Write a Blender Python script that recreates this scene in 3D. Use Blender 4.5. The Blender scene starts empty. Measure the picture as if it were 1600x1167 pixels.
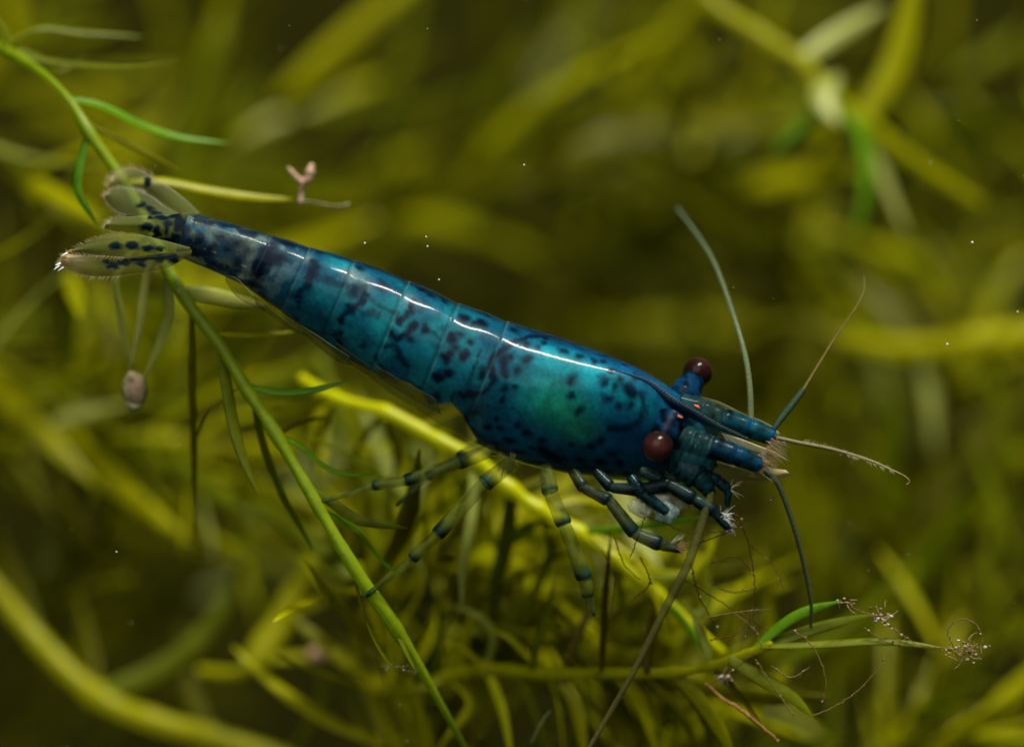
# A small blue shrimp perched on water-plant stems.  One picture unit "px" is 0.02 mm at the plane
# of the shrimp; a point is given as (x, y, d): photo position plus its depth d behind that plane.
import bpy, math, random
import numpy as np
from mathutils import Vector, Matrix
rnd = random.Random(7)
U = 2e-5            # metres per unit
DC = 7500.0         # camera distance in units (150 mm)

sc = bpy.context.scene
# ------------------------------------------------------------------ camera
cam_d = bpy.data.cameras.new('camera')
cam = bpy.data.objects.new('camera', cam_d); sc.collection.objects.link(cam)
cam.location = (0, -DC*U, 0); cam.rotation_euler = (math.radians(90), 0, 0)
cam_d.sensor_width = 36; cam_d.sensor_fit = 'HORIZONTAL'
cam_d.lens = 36*DC/1600.0
cam_d.clip_start = 0.01; cam_d.clip_end = 5
cam_d.dof.use_dof = True
cam_d.dof.focus_distance = (DC-50)*U
cam_d.dof.aperture_fstop = 21.0
sc.camera = cam
# ------------------------------------------------------------------ dim room round the tank
w = bpy.data.worlds.new('World'); sc.world = w; w.use_nodes = True
w.node_tree.nodes['Background'].inputs[0].default_value = (0.95, 1.0, 0.62, 1)
w.node_tree.nodes['Background'].inputs[1].default_value = 0.018
# ------------------------------------------------------------------ lamps: tank lamp above, a little in front; soft front fill added
def area(name, loc, aim, size, power, col, size_y=None):
    l = bpy.data.lights.new(name, 'AREA'); l.shape = 'ELLIPSE' if size_y else 'DISK'; l.size = size; l.size_y = size_y or size; l.energy = power; l.color = col
    o = bpy.data.objects.new(name, l); sc.collection.objects.link(o); o.location = loc
    o.rotation_euler = (Vector(aim)-Vector(loc)).to_track_quat('-Z', 'Y').to_euler()
    return o
area('tank_lamp', (0.052, -0.078, 0.195), (0, 0.012, 0), 0.088, 1.05, (1.0, 0.96, 0.88), 0.012)
area('front_fill', (-0.04, -0.19, 0.10), (0, 0.0, -0.002), 0.22, 0.30, (1.0, 0.97, 0.88))  # unseen soft fill, added to lighten the flanks and lower plants
sc.render.engine = 'CYCLES'
sc.cycles.use_denoising = True
sc.cycles.max_bounces = 10; sc.cycles.transparent_max_bounces = 24
sc.cycles.caustics_reflective = False; sc.cycles.caustics_refractive = False
sc.cycles.sample_clamp_indirect = 3.0
sc.view_settings.view_transform = 'Standard'; sc.view_settings.look = 'None'
sc.view_settings.exposure = 0.0; sc.view_settings.gamma = 1.0

# ------------------------------------------------------------------ helpers
COL = sc.collection
def W(p):
    x, y = p[0], p[1]; d = p[2] if len(p) > 2 else 0.0
    s = (DC+d)/DC
    return np.array([(x-800)*s*U, d*U, (583.5-y)*s*U])
def WA(P):
    P = np.asarray(P, float); s = (DC+P[:, 2])/DC
    return np.stack([(P[:, 0]-800)*s*U, P[:, 2]*U, (583.5-P[:, 1])*s*U], 1)
BASE = {}
def tag(o, label, cat, group=None, kind=None):
    if label: o['label'] = label
    if cat: o['category'] = cat
    if group: o['group'] = group
    if kind: o['kind'] = kind
    return o
def thing(name, p, label, cat, group=None):
    o = bpy.data.objects.new(name, None); COL.objects.link(o)
    b = W(p); o.location = b; o.empty_display_size = 0.001; BASE[o.name] = b
    return tag(o, label, cat, group)
def mesh(name, V, F, mat, parent=None, col=None, smooth=True, base=None):
    V = np.asarray(V, float)
    if parent is not None: base = BASE[parent.name]
    elif base is None: base = V.mean(0)
    me = bpy.data.meshes.new(name); me.from_pydata((V-base).tolist(), [], F)
    if smooth: me.polygons.foreach_set('use_smooth', [True]*len(me.polygons))
    if col is not None:
        a = me.color_attributes.new('Col', 'FLOAT_COLOR', 'POINT')
        a.data.foreach_set('color', np.asarray(col, np.float32).reshape(-1))
    if mat: me.materials.append(mat)
    me.update()
    o = bpy.data.objects.new(name, me); COL.objects.link(o)
    if parent is not None:
        o.parent = parent
    else:
        o.location = base
    BASE[o.name] = base
    return o
def spline(P, n):
    P = np.asarray(P, float)
    if len(P) == 2:
        t = np.linspace(0, 1, n)[:, None]; return P[0]*(1-t)+P[1]*t
    E = np.vstack([2*P[0]-P[1], P, 2*P[-1]-P[-2]])
    seg = np.linalg.norm(np.diff(P[:, :2] if P.shape[1] > 2 else P, axis=0), axis=1)+1e-9
    cum = np.concatenate([[0], np.cumsum(seg)]); cum /= cum[-1]
    out = []
    for t in np.linspace(0, 1, n):
        i = min(int(np.searchsorted(cum, t, 'right')-1), len(P)-2); u = (t-cum[i])/(cum[i+1]-cum[i])
        p0, p1, p2, p3 = E[i], E[i+1], E[i+2], E[i+3]
        out.append(0.5*((2*p1)+(-p0+p2)*u+(2*p0-5*p1+4*p2-p3)*u*u+(-p0+3*p1-3*p2+p3)*u**3))
    return np.array(out)
def path3(P, d=None):
    return [(p[0], p[1], (p[2] if len(p) > 2 else (d or 0.0))) for p in P]
def frames(X, ref):
    T = np.gradient(X, axis=0); T /= np.linalg.norm(T, axis=1)[:, None]+1e-15
    N = np.zeros_like(T); r = np.array(ref, float)
    for i in range(len(X)):
        n = r-T[i]*np.dot(r, T[i]); l = np.linalg.norm(n)
        if l < 1e-6:
            n = np.cross(T[i], [0.3, 0.5, 0.8]); l = np.linalg.norm(n)
        N[i] = n/l; r = N[i]
    return T, N, np.cross(T, N)
def tube(P, R, n=24, sides=10, flat=1.0, ref=(0, -1, 0), caps=True, twist=0.0, wob=0.0, seed=0):
    """P: px points; R: radii in px (list spread along the length); flat: thickness / width."""
    X = WA(spline(path3(P), n)); Rr = np.asarray(R, float)
    r = np.interp(np.linspace(0, 1, n), np.linspace(0, 1, len(Rr)), Rr)*U
    if wob:
        rg = np.random.default_rng(abs(int(seed))); r = r*(1+wob*rg.normal(size=n))
    T, N, B = frames(X, ref)
    V = []; F = []; par = []
    for i in range(n):
        tw = twist*i/(n-1)
        for k in range(sides):
            a = 2*math.pi*k/sides
            u, v = math.cos(a), math.sin(a)*flat
            ca, sa = math.cos(tw), math.sin(tw)
            V.append(X[i]+r[i]*(B[i]*(u*ca-v*sa)+N[i]*(u*sa+v*ca))); par.append(i/(n-1))
    for i in range(n-1):
        for k in range(sides):
            k2 = (k+1) % sides
            F.append((i*sides+k, i*sides+k2, (i+1)*sides+k2, (i+1)*sides+k))
    if caps:
        V.append(X[0]-T[0]*r[0]*0.7); par.append(0.0); c0 = len(V)-1
        V.append(X[-1]+T[-1]*r[-1]*0.7); par.append(1.0); c1 = len(V)-1
        m = (n-1)*sides
        for k in range(sides):
            k2 = (k+1) % sides
            F.append((c0, k2, k)); F.append((c1, m+k, m+k2))
    return np.array(V), F, np.array(par)
class Acc:
    def __init__(s): s.V = []; s.F = []; s.C = []; s.n = 0
    def add(s, V, F, c=None):
        s.V.append(V); s.F += [tuple(i+s.n for i in f) for f in F]; s.n += len(V)
        if c is not None:
            c = np.asarray(c, float); s.C.append(np.tile(c, (len(V), 1)) if c.ndim == 1 else c)
    def out(s): return np.vstack(s.V), s.F, (np.vstack(s.C) if s.C else None)
def ellipsoid(c, r, rot=None, nu=24, nv=16):
    V = []; F = []
    for i in range(nv+1):
        th = math.pi*i/nv
        for k in range(nu):
            ph = 2*math.pi*k/nu
            V.append((math.sin(th)*math.cos(ph)*r[0], math.sin(th)*math.sin(ph)*r[1], math.cos(th)*r[2]))
    for i in range(nv):
        for k in range(nu):
            k2 = (k+1) % nu
            F.append((i*nu+k, (i+1)*nu+k, (i+1)*nu+k2, i*nu+k2))
    V = np.array(V)*U
    if rot is not None: V = V@np.array(rot).T
    return V+W(c), F
def vnoise(x, y, seed=0):
    rg = np.random.default_rng(seed); G = rg.random((64, 64))
    xi = np.floor(x).astype(int); yi = np.floor(y).astype(int); fx = x-xi; fy = y-yi
    fx = fx*fx*(3-2*fx); fy = fy*fy*(3-2*fy)
    g = lambda a, b: G[a % 64, b % 64]
    return (g(xi, yi)*(1-fx)+g(xi+1, yi)*fx)*(1-fy)+(g(xi, yi+1)*(1-fx)+g(xi+1, yi+1)*fx)*fy
def fbm(x, y, seed=0, o=3):
    s = 0; a = 1; t = 0
    for i in range(o):
        s = s+a*vnoise(x*2**i, y*2**i, seed+i); t += a; a *= .5
    return s/t
def sstep(e0, e1, x):
    t = np.clip((x-e0)/(e1-e0), 0, 1); return t*t*(3-2*t)

# ------------------------------------------------------------------ materials
def newmat(name):
    m = bpy.data.materials.new(name); m.use_nodes = True
    nt = m.node_tree; nt.nodes.clear(); out = nt.nodes.new('ShaderNodeOutputMaterial')
    return m, nt, out
def N(nt, t, **kw):
    n = nt.nodes.new(t)
    for k, v in kw.items():
        if k in n.inputs: n.inputs[k].default_value = v
        else: setattr(n, k, v)
    return n
def leaf_material(name, c1, c2, trans=0.45, rough=0.38, spec=0.5, spots=0.25):
    m, nt, out = newmat(name); L = nt.links.new
    tc = N(nt, 'ShaderNodeTexCoord'); info = N(nt, 'ShaderNodeObjectInfo')
    n1 = N(nt, 'ShaderNodeTexNoise', Scale=2500.0, Detail=4.0); L(tc.outputs['Object'], n1.inputs['Vector'])
    n2 = N(nt, 'ShaderNodeTexNoise', Scale=9000.0, Detail=3.0); L(tc.outputs['Object'], n2.inputs['Vector'])
    add = N(nt, 'ShaderNodeMath', operation='ADD'); L(n1.outputs['Fac'], add.inputs[0])
    ml = N(nt, 'ShaderNodeMath', operation='MULTIPLY_ADD'); L(info.outputs['Random'], ml.inputs[0]); ml.inputs[1].default_value = 0.7; ml.inputs[2].default_value = -0.35
    L(ml.outputs[0], add.inputs[1])
    rmp = N(nt, 'ShaderNodeMix', data_type='RGBA'); L(add.outputs[0], rmp.inputs[0])
    rmp.inputs[6].default_value = (*c1, 1); rmp.inputs[7].default_value = (*c2, 1)
    # brown algae film with its own shape
    r2 = N(nt, 'ShaderNodeMapRange'); L(n2.outputs['Fac'], r2.inputs[0]); r2.inputs[1].default_value = .56; r2.inputs[2].default_value = .72; r2.inputs[4].default_value = spots
    mx = N(nt, 'ShaderNodeMix', data_type='RGBA'); L(r2.outputs[0], mx.inputs[0]); L(rmp.outputs[2], mx.inputs[6]); mx.inputs[7].default_value = (0.05, 0.035, 0.006, 1)
    p = N(nt, 'ShaderNodeBsdfPrincipled', Roughness=rough); p.inputs['Specular IOR Level'].default_value = spec
    p.inputs['IOR'].default_value = 1.22; p.inputs['Coat Weight'].default_value = 0.35; p.inputs['Coat Roughness'].default_value = 0.2; p.inputs['Coat IOR'].default_value = 1.2
    L(mx.outputs[2], p.inputs['Base Color'])
    bm = N(nt, 'ShaderNodeBump', Strength=0.35, Distance=0.00003); L(n2.outputs['Fac'], bm.inputs['Height']); L(bm.outputs[0], p.inputs['Normal'])
    tr = N(nt, 'ShaderNodeBsdfTranslucent')
    br = N(nt, 'ShaderNodeMix', data_type='RGBA', blend_type='MULTIPLY'); br.inputs[0].default_value = 1; L(mx.outputs[2], br.inputs[6]); br.inputs[7].default_value = (2.1, 2.1, 0.8, 1)
    L(br.outputs[2], tr.inputs['Color'])
    ms = N(nt, 'ShaderNodeMixShader', Fac=trans); L(p.outputs[0], ms.inputs[1]); L(tr.outputs[0], ms.inputs[2])
    L(ms.outputs[0], out.inputs[0])
    return m
M_LEAF = leaf_material('leaf_green', (0.085, 0.11, 0.002), (0.20, 0.235, 0.004), 0.55)
M_FRESH = leaf_material('leaf_fresh_green', (0.06, 0.17, 0.003), (0.16, 0.33, 0.008), 0.5, 0.3)
M_YEL = leaf_material('leaf_yellow_green', (0.24, 0.25, 0.002), (0.39, 0.385, 0.003), 0.5, 0.3)
M_PALE = leaf_material('leaf_pale', (0.26, 0.30, 0.05), (0.40, 0.42, 0.12), 0.45, 0.3, spots=0.1)
M_OLIVE = leaf_material('leaf_olive', (0.06, 0.063, 0.001), (0.185, 0.182, 0.0015), 0.55, 0.42)
M_YSTEM = leaf_material('stem_yellow', (0.40, 0.42, 0.003), (0.52, 0.54, 0.006), 0.3, 0.25)
M_STEM = leaf_material('stem_green', (0.15, 0.22, 0.004), (0.26, 0.34, 0.01), 0.4, 0.3)
M_BROWN = leaf_material('leaf_brown_olive', (0.075, 0.06, 0.002), (0.15, 0.115, 0.004), 0.55, 0.5)
def pigment_material(name, coat=1.0, coat_rough=0.06, sss=0.35, rough=0.4, speck=0.25, use_alpha=True, bump=0.25, scl=9000.0, ior=1.125):
    """colour from the thing's own pigment attribute, opacity from its alpha, plus fine granular mottling"""
    m, nt, out = newmat(name); L = nt.links.new
    at = N(nt, 'ShaderNodeAttribute', attribute_name='Col')
    tc = N(nt, 'ShaderNodeTexCoord')
    n1 = N(nt, 'ShaderNodeTexNoise', Scale=scl, Detail=5.0, Roughness=.65); L(tc.outputs['Object'], n1.inputs['Vector'])
    n2 = N(nt, 'ShaderNodeTexNoise', Scale=scl*4.5, Detail=2.0); L(tc.outputs['Object'], n2.inputs['Vector'])
    mr = N(nt, 'ShaderNodeMapRange'); L(n1.outputs['Fac'], mr.inputs[0]); mr.inputs[1].default_value = .3; mr.inputs[2].default_value = .7; mr.inputs[3].default_value = 1-speck; mr.inputs[4].default_value = 1+speck
    mr2 = N(nt, 'ShaderNodeMapRange'); L(n2.outputs['Fac'], mr2.inputs[0]); mr2.inputs[1].default_value = .3; mr2.inputs[2].default_value = .7; mr2.inputs[3].default_value = 1-speck*.9; mr2.inputs[4].default_value = 1+speck*.9
    mm = N(nt, 'ShaderNodeMath', operation='MULTIPLY'); L(mr.outputs[0], mm.inputs[0]); L(mr2.outputs[0], mm.inputs[1])
    vm = N(nt, 'ShaderNodeVectorMath', operation='SCALE'); L(at.outputs['Color'], vm.inputs[0]); L(mm.outputs[0], vm.inputs['Scale'])
    p = N(nt, 'ShaderNodeBsdfPrincipled', Roughness=rough); L(vm.outputs[0], p.inputs['Base Color'])
    p.inputs['Specular IOR Level'].default_value = 0.3
    p.inputs['IOR'].default_value = 1.15
    p.inputs['Coat Weight'].default_value = coat; p.inputs['Coat Roughness'].default_value = coat_rough; p.inputs['Coat IOR'].default_value = ior
    if sss:
        p.inputs['Subsurface Weight'].default_value = sss
        p.inputs['Subsurface Radius'].default_value = (0.25, 0.8, 1.0); p.inputs['Subsurface Scale'].default_value = 0.00006
    if bump:
        b = N(nt, 'ShaderNodeBump', Strength=bump, Distance=0.000012); L(n1.outputs['Fac'], b.inputs['Height'])
        L(b.outputs[0], p.inputs['Normal'])
        b2 = N(nt, 'ShaderNodeBump', Strength=bump*.5, Distance=0.000008); L(n1.outputs['Fac'], b2.inputs['Height']); L(b2.outputs[0], p.inputs['Coat Normal'])
    if use_alpha:
        L(at.outputs['Alpha'], p.inputs['Alpha'])
    L(p.outputs[0], out.inputs[0])
    return m
M_BODY = pigment_material('shrimp_shell', coat=1.0, coat_rough=0.085, sss=0.45, speck=0.22)
M_LIMB = pigment_material('shrimp_limb', coat=0.6, coat_rough=0.12, sss=0.0, speck=0.3, scl=12000.0)
M_FAN = pigment_material('tail_membrane', coat=0.5, coat_rough=0.15, sss=0.0, speck=0.2, scl=14000.0)
M_EYE = pigment_material('eye_cornea', coat=1.0, coat_rough=0.04, sss=0.2, speck=0.25, bump=0.05, scl=16000.0, ior=1.2)
M_HAIR = pigment_material('bristle', coat=0.3, coat_rough=0.2, sss=0.0, speck=0.1, bump=0)
M_DEBRIS = pigment_material('detritus', coat=0.2, coat_rough=0.3, sss=0.2, speck=0.45, scl=6000.0, bump=0.6)

# ------------------------------------------------------------------ tank back wall, far behind the plants
m, nt, out = newmat('tank_back_dark')
p = N(nt, 'ShaderNodeBsdfPrincipled', Roughness=0.9); p.inputs['Specular IOR Level'].default_value = 0.05; tcn = N(nt, 'ShaderNodeTexCoord'); nz = N(nt, 'ShaderNodeTexNoise', Scale=120.0, Detail=4.0)
nt.links.new(tcn.outputs['Object'], nz.inputs['Vector']); mx = N(nt, 'ShaderNodeMix', data_type='RGBA'); nt.links.new(nz.outputs['Fac'], mx.inputs[0])
mx.inputs[6].default_value = (0.003, 0.0035, 0.0002, 1); mx.inputs[7].default_value = (0.03, 0.03, 0.001, 1)
nt.links.new(mx.outputs[2], p.inputs['Base Color']); nt.links.new(p.outputs[0], out.inputs[0])
b0 = WA([(-2200, -1600, 5200), (3800, -1600, 5200), (3800, 2800, 5200), (-2200, 2800, 5200)]); b1 = b0+np.array([0, 0.004, 0])
wall = mesh('tank_back_wall', np.vstack([b0, b1]), [(0, 1, 2, 3), (7, 6, 5, 4), (0, 4, 5, 1), (1, 5, 6, 2), (2, 6, 7, 3), (3, 7, 4, 0)], m, smooth=False)
wall['kind'] = 'structure'

# ------------------------------------------------------------------ plants
def leaf_mesh(P, width, mat, parent, name='leaf', flat=0.22, ref=None, n=14):
    P = path3(P)
    prof = [0.55, 0.85, 1, 1, 0.98, 0.9, 0.75, 0.5, 0.12]
    V, F, par = tube(P, [width*.5*q for q in prof], n=n, sides=8, flat=flat,
                     ref=ref or (rnd.uniform(-.7, .7), -.8, rnd.uniform(.1, 1.1)), twist=rnd.uniform(-.7, .7))
    return mesh(name, V, F, mat, parent)
def stem_mesh(P, R, mat, parent, nodes=(), n=60):
    P3 = path3(P); V, F, par = tube(P3, R, n=n, sides=10, wob=0.03, seed=int(P3[0][0]))
    return mesh('stem', V, F, mat, parent)
def plant(name, label, stem, R, leaves, mstem, mleaf, dstem, group=None):
    """leaves: (points, width[, material][, depth])"""
    st = path3(stem, dstem)
    root = thing(name, st[-1], label, 'water plant', group)
    X_ = spline(np.array(st, float), 90); r_ = np.interp(np.linspace(0, 1, 90), np.linspace(0, 1, len(R)), R)
    for lf in leaves:                                   # swollen nodes where leaves join
        k_ = int(np.argmin((X_[:, 0]-lf[0][0][0])**2+(X_[:, 1]-lf[0][0][1])**2)); r_ = r_*(1+.16*np.exp(-((np.arange(90)-k_)/1.3)**2))
    stem_mesh([tuple(q) for q in X_], list(r_), mstem, root, n=120)
    for lf in leaves:
        pts, wd = lf[0], lf[1]; mt = lf[2] if len(lf) > 2 and lf[2] else mleaf
        dd = lf[3] if len(lf) > 3 else None
        q = []
        for i, pt in enumerate(pts):
            if len(pt) > 2: q.append(pt); continue
            # a leaf starts on its stem: depth of the stem there, then fans out
            if i == 0:
                j = min(range(len(st)), key=lambda k: (st[k][0]-pt[0])**2+(st[k][1]-pt[1])**2); d0 = st[j][2]
            f = i/(len(pts)-1)
            q.append((pt[0], pt[1], d0+(dd or 0)*f))
        leaf_mesh(q, wd, mt, root)
    return root

plant('water_plant', 'fresh green stem that runs under the tail and holds a shrimp leg tip',
      [(-40, 60, 260), (20, 85, 220), (70, 118, 170), (110, 160, 140), (140, 208, 120), (175, 258, 110), (220, 330, 100), (262, 420, 80), (300, 482, 60), (345, 542, 45), (380, 600, 35),
       (432, 680, 20), (480, 762, 5), (520, 832, -5), (565, 905, -10), (612, 972, 0), (660, 1050, 30), (700, 1120, 70), (750, 1210, 150)],
      [7, 7, 7, 8, 9, 9, 9, 9, 9, 9, 9.5, 9, 9, 10, 12, 10, 7, 5, 4],
      [([(108, 155), (160, 166), (220, 195), (280, 215), (358, 224)], 14, None, 60),
       ([(140, 195), (196, 224), (252, 252), (290, 275)], 11, M_OLIVE, 60),
       ([(190, 285), (252, 283), (320, 297), (400, 309), (470, 312)], 18, M_YEL, 50),
       ([(138, 212), (124, 258), (122, 302), (152, 350)], 16, None, -30),
       ([(0, 75), (60, 45), (130, 52), (225, 58)], 12, M_LEAF, 60),
       ([(20, 85), (100, 98), (200, 102), (285, 95)], 15, M_LEAF, 60),
       ([(-10, 70), (60, 88), (90, 110), (135, 88)], 10, M_LEAF, 60),
       ([(30, 90), (10, 60), (-10, 20)], 14, M_LEAF, 60),
       ([(262, 425), (264, 490), (250, 535), (226, 590)], 24, M_PALE, 30),
       ([(250, 400), (230, 430), (217, 510), (203, 578)], 14, M_PALE, 50),
       ([(235, 365), (182, 430), (190, 500), (203, 578)], 15, M_PALE, 50),
       ([(280, 455), (335, 463), (375, 472), (412, 478)], 25, M_PALE, 60),
       ([(330, 522), (400, 524), (460, 518)], 10, M_YEL, 60),
       ([(380, 600), (428, 612), (478, 611), (545, 597)], 14, None, -20),
       ([(345, 540), (360, 640), (376, 705), (402, 770)], 20, M_LEAF, -30),
       ([(300, 485), (300, 600), (303, 700), (304, 850)], 13, M_OLIVE, 90),
       ([(432, 680), (470, 697), (520, 735), (610, 745)], 12, None, 20),
       ([(395, 622), (410, 690), (440, 770), (490, 860)], 15, M_LEAF, 60),
       ([(485, 765), (515, 782), (560, 812), (638, 826)], 17, M_LEAF, 10),
       ([(500, 795), (560, 830), (600, 880), (640, 900)], 14, M_FRESH, 80),
       ([(545, 870), (568, 955), (590, 1010), (622, 1055)], 7, M_LEAF, 20),
       ([(612, 972), (630, 1010), (650, 1050)], 8, M_LEAF, -10),
       ([(380, 600), (330, 640), (300, 700)], 9, M_OLIVE, 130),
       ([(432, 680), (470, 660), (520, 650)], 9, M_OLIVE, 130)],
      M_STEM, M_FRESH, 0)
plant('water_plant', 'bright yellow-green stem passing behind the walking legs under the belly',
      [(470, 590, 330), (525, 622, 290), (600, 643, 260), (650, 668, 250), (690, 690, 240), (740, 716, 230), (800, 765, 220), (845, 797, 215), (905, 832, 210), (960, 872, 200), (1030, 930, 190), (1090, 985, 200), (1130, 1020, 220)],
      [8, 9, 10, 11, 11, 11, 11, 11, 11, 10, 9, 8, 7],
      [([(740, 716), (738, 800), (724, 880), (722, 955)], 19, M_PALE, -60),
       ([(690, 690), (650, 790), (645, 850), (668, 915)], 13, M_PALE, 40),
       ([(845, 797), (900, 780), (962, 790)], 18, M_YEL, 40),
       ([(905, 832), (980, 825), (1060, 815), (1112, 803)], 13, M_FRESH, -160),
       ([(960, 872), (1060, 900), (1105, 870), (1120, 825)], 16, M_YEL, 60),
       ([(1000, 900), (1040, 905), (1085, 900), (1092, 915), (1075, 930)], 14, M_LEAF, 40),
       ([(800, 765), (790, 850), (770, 930), (765, 1000)], 26, M_LEAF, 120),
       ([(905, 832), (960, 850), (1010, 900), (1040, 980)], 12, M_YEL, -40),
       ([(960, 872), (970, 930), (985, 1000)], 12, M_LEAF, 40),
       ([(1030, 930), (1060, 960), (1095, 1010), (1140, 1080)], 12, M_FRESH, -30),
       ([(1030, 930), (1090, 960), (1110, 930), (1098, 880)], 13, M_LEAF, 30),
       ([(600, 643), (560, 700), (545, 770)], 13, M_OLIVE, 150),
       ([(600, 643), (620, 720), (600, 800)], 13, M_OLIVE, 150),
       ([(650, 668), (720, 640), (760, 620)], 12, M_OLIVE, 150),
       ([(740, 716), (690, 740), (640, 800)], 15, M_OLIVE, 150),
       ([(800, 765), (870, 740), (930, 720)], 14, M_OLIVE, 120),
       ([(845, 797), (860, 860), (830, 930), (790, 980)], 16, M_LEAF, 130),
       ([(525, 622), (500, 680), (490, 760)], 12, M_OLIVE, 130),
       ([(525, 622), (470, 640), (420, 640)], 12, M_OLIVE, 130)],
      M_YSTEM, M_LEAF, 0)
plant('water_plant', 'level plant sprig whose pointed tip leaves carry brown tufts of debris',
      [(1205, 1005, 10), (1170, 1020, 30), (1110, 1040, 60), (1050, 1050, 90), (960, 1052, 130), (850, 1052, 190), (760, 1045, 240), (700, 1058, 290), (600, 1100, 380)],
      [5, 7, 8, 9, 9, 10, 10, 10, 9],
      [([(1175, 1018), (1218, 980), (1258, 955), (1314, 939)], 17, M_FRESH, -30),
       ([(1165, 1020), (1250, 990), (1312, 972), (1374, 960)], 20, M_LEAF, -20),
       ([(1190, 1010), (1280, 1007), (1370, 1002), (1440, 1008), (1490, 1017)], 14, M_LEAF, -30),
       ([(1140, 1030), (1190, 1060), (1238, 1090), (1273, 1124)], 24, M_LEAF, -10),
       ([(1110, 1040), (1150, 1080), (1180, 1120), (1205, 1155)], 12, M_BROWN, -30),
       ([(1110, 1040), (1100, 1000), (1080, 960)], 18, M_LEAF, 40),
       ([(1050, 1050), (1090, 1090), (1130, 1150), (1150, 1200)], 24, M_YEL, 0),
       ([(1050, 1050), (1100, 1120), (1110, 1180)], 16, M_OLIVE, 90),
       ([(1000, 1052), (1060, 1110), (1095, 1180)], 20, M_OLIVE, 60),
       ([(960, 1052), (1000, 1095), (1028, 1180)], 24, M_YEL, 30),
       ([(930, 1052), (980, 1080), (1040, 1150), (1070, 1200)], 22, M_LEAF, 120),
       ([(870, 1060), (900, 1100), (915, 1190)], 24, M_YEL, -10),
       ([(850, 1052), (870, 1090), (885, 1200)], 16, M_YSTEM, 60),
       ([(830, 1050), (845, 985), (868, 905)], 15, M_LEAF, -40),
       ([(880, 1050), (905, 990), (930, 930)], 15, M_BROWN, 10),
       ([(940, 1052), (944, 960), (950, 880), (955, 830)], 16, M_BROWN, -60),
       ([(1010, 1050), (1015, 1000), (1022, 945)], 16, M_BROWN, 10),
       ([(760, 1045), (785, 1110), (800, 1190)], 20, M_YSTEM, -60),
       ([(760, 1045), (770, 990), (740, 960), (700, 945)], 14, M_LEAF, 20),
       ([(700, 1058), (735, 1100), (700, 1150), (680, 1180)], 17, M_YSTEM, -80),
       ([(700, 1058), (640, 1080), (590, 1075)], 14, M_YEL, -50),
       ([(680, 1065), (650, 1095), (610, 1100)], 14, M_YEL, -20),
       ([(760, 1045), (720, 1010), (690, 985)], 13, M_YEL, -20),
       ([(720, 1055), (745, 1120), (735, 1200)], 18, M_OLIVE, 40),
       ([(850, 1052), (800, 1000), (770, 985)], 13, M_YEL, 20),
       ([(800, 1048), (830, 1100), (860, 1190)], 14, M_LEAF, 90)],
      M_YEL, M_LEAF, 0)
# blurred plants that can be told apart behind the shrimp
plant('water_plant', 'blurred stem with a pale star of leaves at its node above the antennae',
      [(1040, -120, 900), (1110, 0, 860), (1180, 50, 830), (1248, 95, 800), (1295, 150, 790), (1350, 190, 800), (1440, 260, 830), (1530, 320, 880)],
      [13, 13, 13, 14, 16, 14, 12, 11],
      [([(1300, 150), (1345, 205), (1355, 280), (1335, 380)], 34, M_FRESH, -40),
       ([(1300, 150), (1255, 195), (1205, 240)], 24, M_FRESH, -10),
       ([(1295, 150), (1240, 130), (1190, 115)], 20, M_LEAF, 30),
       ([(1305, 120), (1285, 150), (1310, 195)], 44, M_PALE, -60),
       ([(1350, 190), (1385, 290), (1420, 370)], 34, M_PALE, 40),
       ([(1248, 95), (1300, 60), (1380, 10)], 32, M_PALE, 60),
       ([(1350, 190), (1400, 100), (1425, 0), (1430, -60)], 52, M_YEL, 40),
       ([(1180, 50), (1080, 140), (1060, 220)], 30, M_OLIVE, 60)],
      M_YEL, M_LEAF, 0, 'blurred plants behind')
plant('water_plant', 'blurred level yellow stem with drooping pale leaves ahead of the shrimp',
      [(1260, 525, 1150), (1330, 532, 1100), (1420, 545, 1050), (1500, 535, 1020), (1600, 520, 1000), (1750, 500, 1000)],
      [14, 16, 18, 20, 20, 18],
      [([(1440, 545), (1455, 620), (1462, 720)], 50, M_PALE, -30),
       ([(1520, 535), (1555, 600), (1575, 720), (1575, 840)], 36, M_LEAF, 20),
       ([(1330, 532), (1290, 600), (1270, 700)], 36, M_OLIVE, 40),
       ([(1420, 545), (1380, 480), (1330, 430)], 36, M_OLIVE, 60),
       ([(1520, 530), (1500, 430), (1440, 360)], 36, M_OLIVE, 60),
       ([(1330, 532), (1240, 500), (1140, 520)], 36, M_OLIVE, 60),
       ([(1600, 520), (1640, 620), (1660, 720)], 34, M_LEAF, 20)],
      M_YEL, M_LEAF, 0, 'blurred plants behind')
plant('water_plant', 'blurred bright stem curving out of the dark below the tail',
      [(-120, 780, 760), (-30, 890, 720), (60, 1000, 690), (150, 1085, 660), (240, 1125, 640), (330, 1150, 630), (440, 1185, 620), (560, 1230, 620)],
      [13, 15, 16, 18, 18, 19, 18, 16],
      [([(150, 1085), (250, 1045), (330, 975), (385, 870)], 38, M_LEAF, 120),
       ([(150, 1085), (130, 990), (110, 900)], 40, M_OLIVE, 140),
       ([(60, 1000), (20, 900), (-20, 800)], 34, M_OLIVE, 140),
       ([(330, 1150), (290, 1060), (280, 960)], 34, M_OLIVE, 180),
       ([(240, 1125), (180, 1180), (140, 1250)], 34, M_OLIVE, 100)],
      M_YEL, M_LEAF, 0, 'blurred plants behind')
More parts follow.
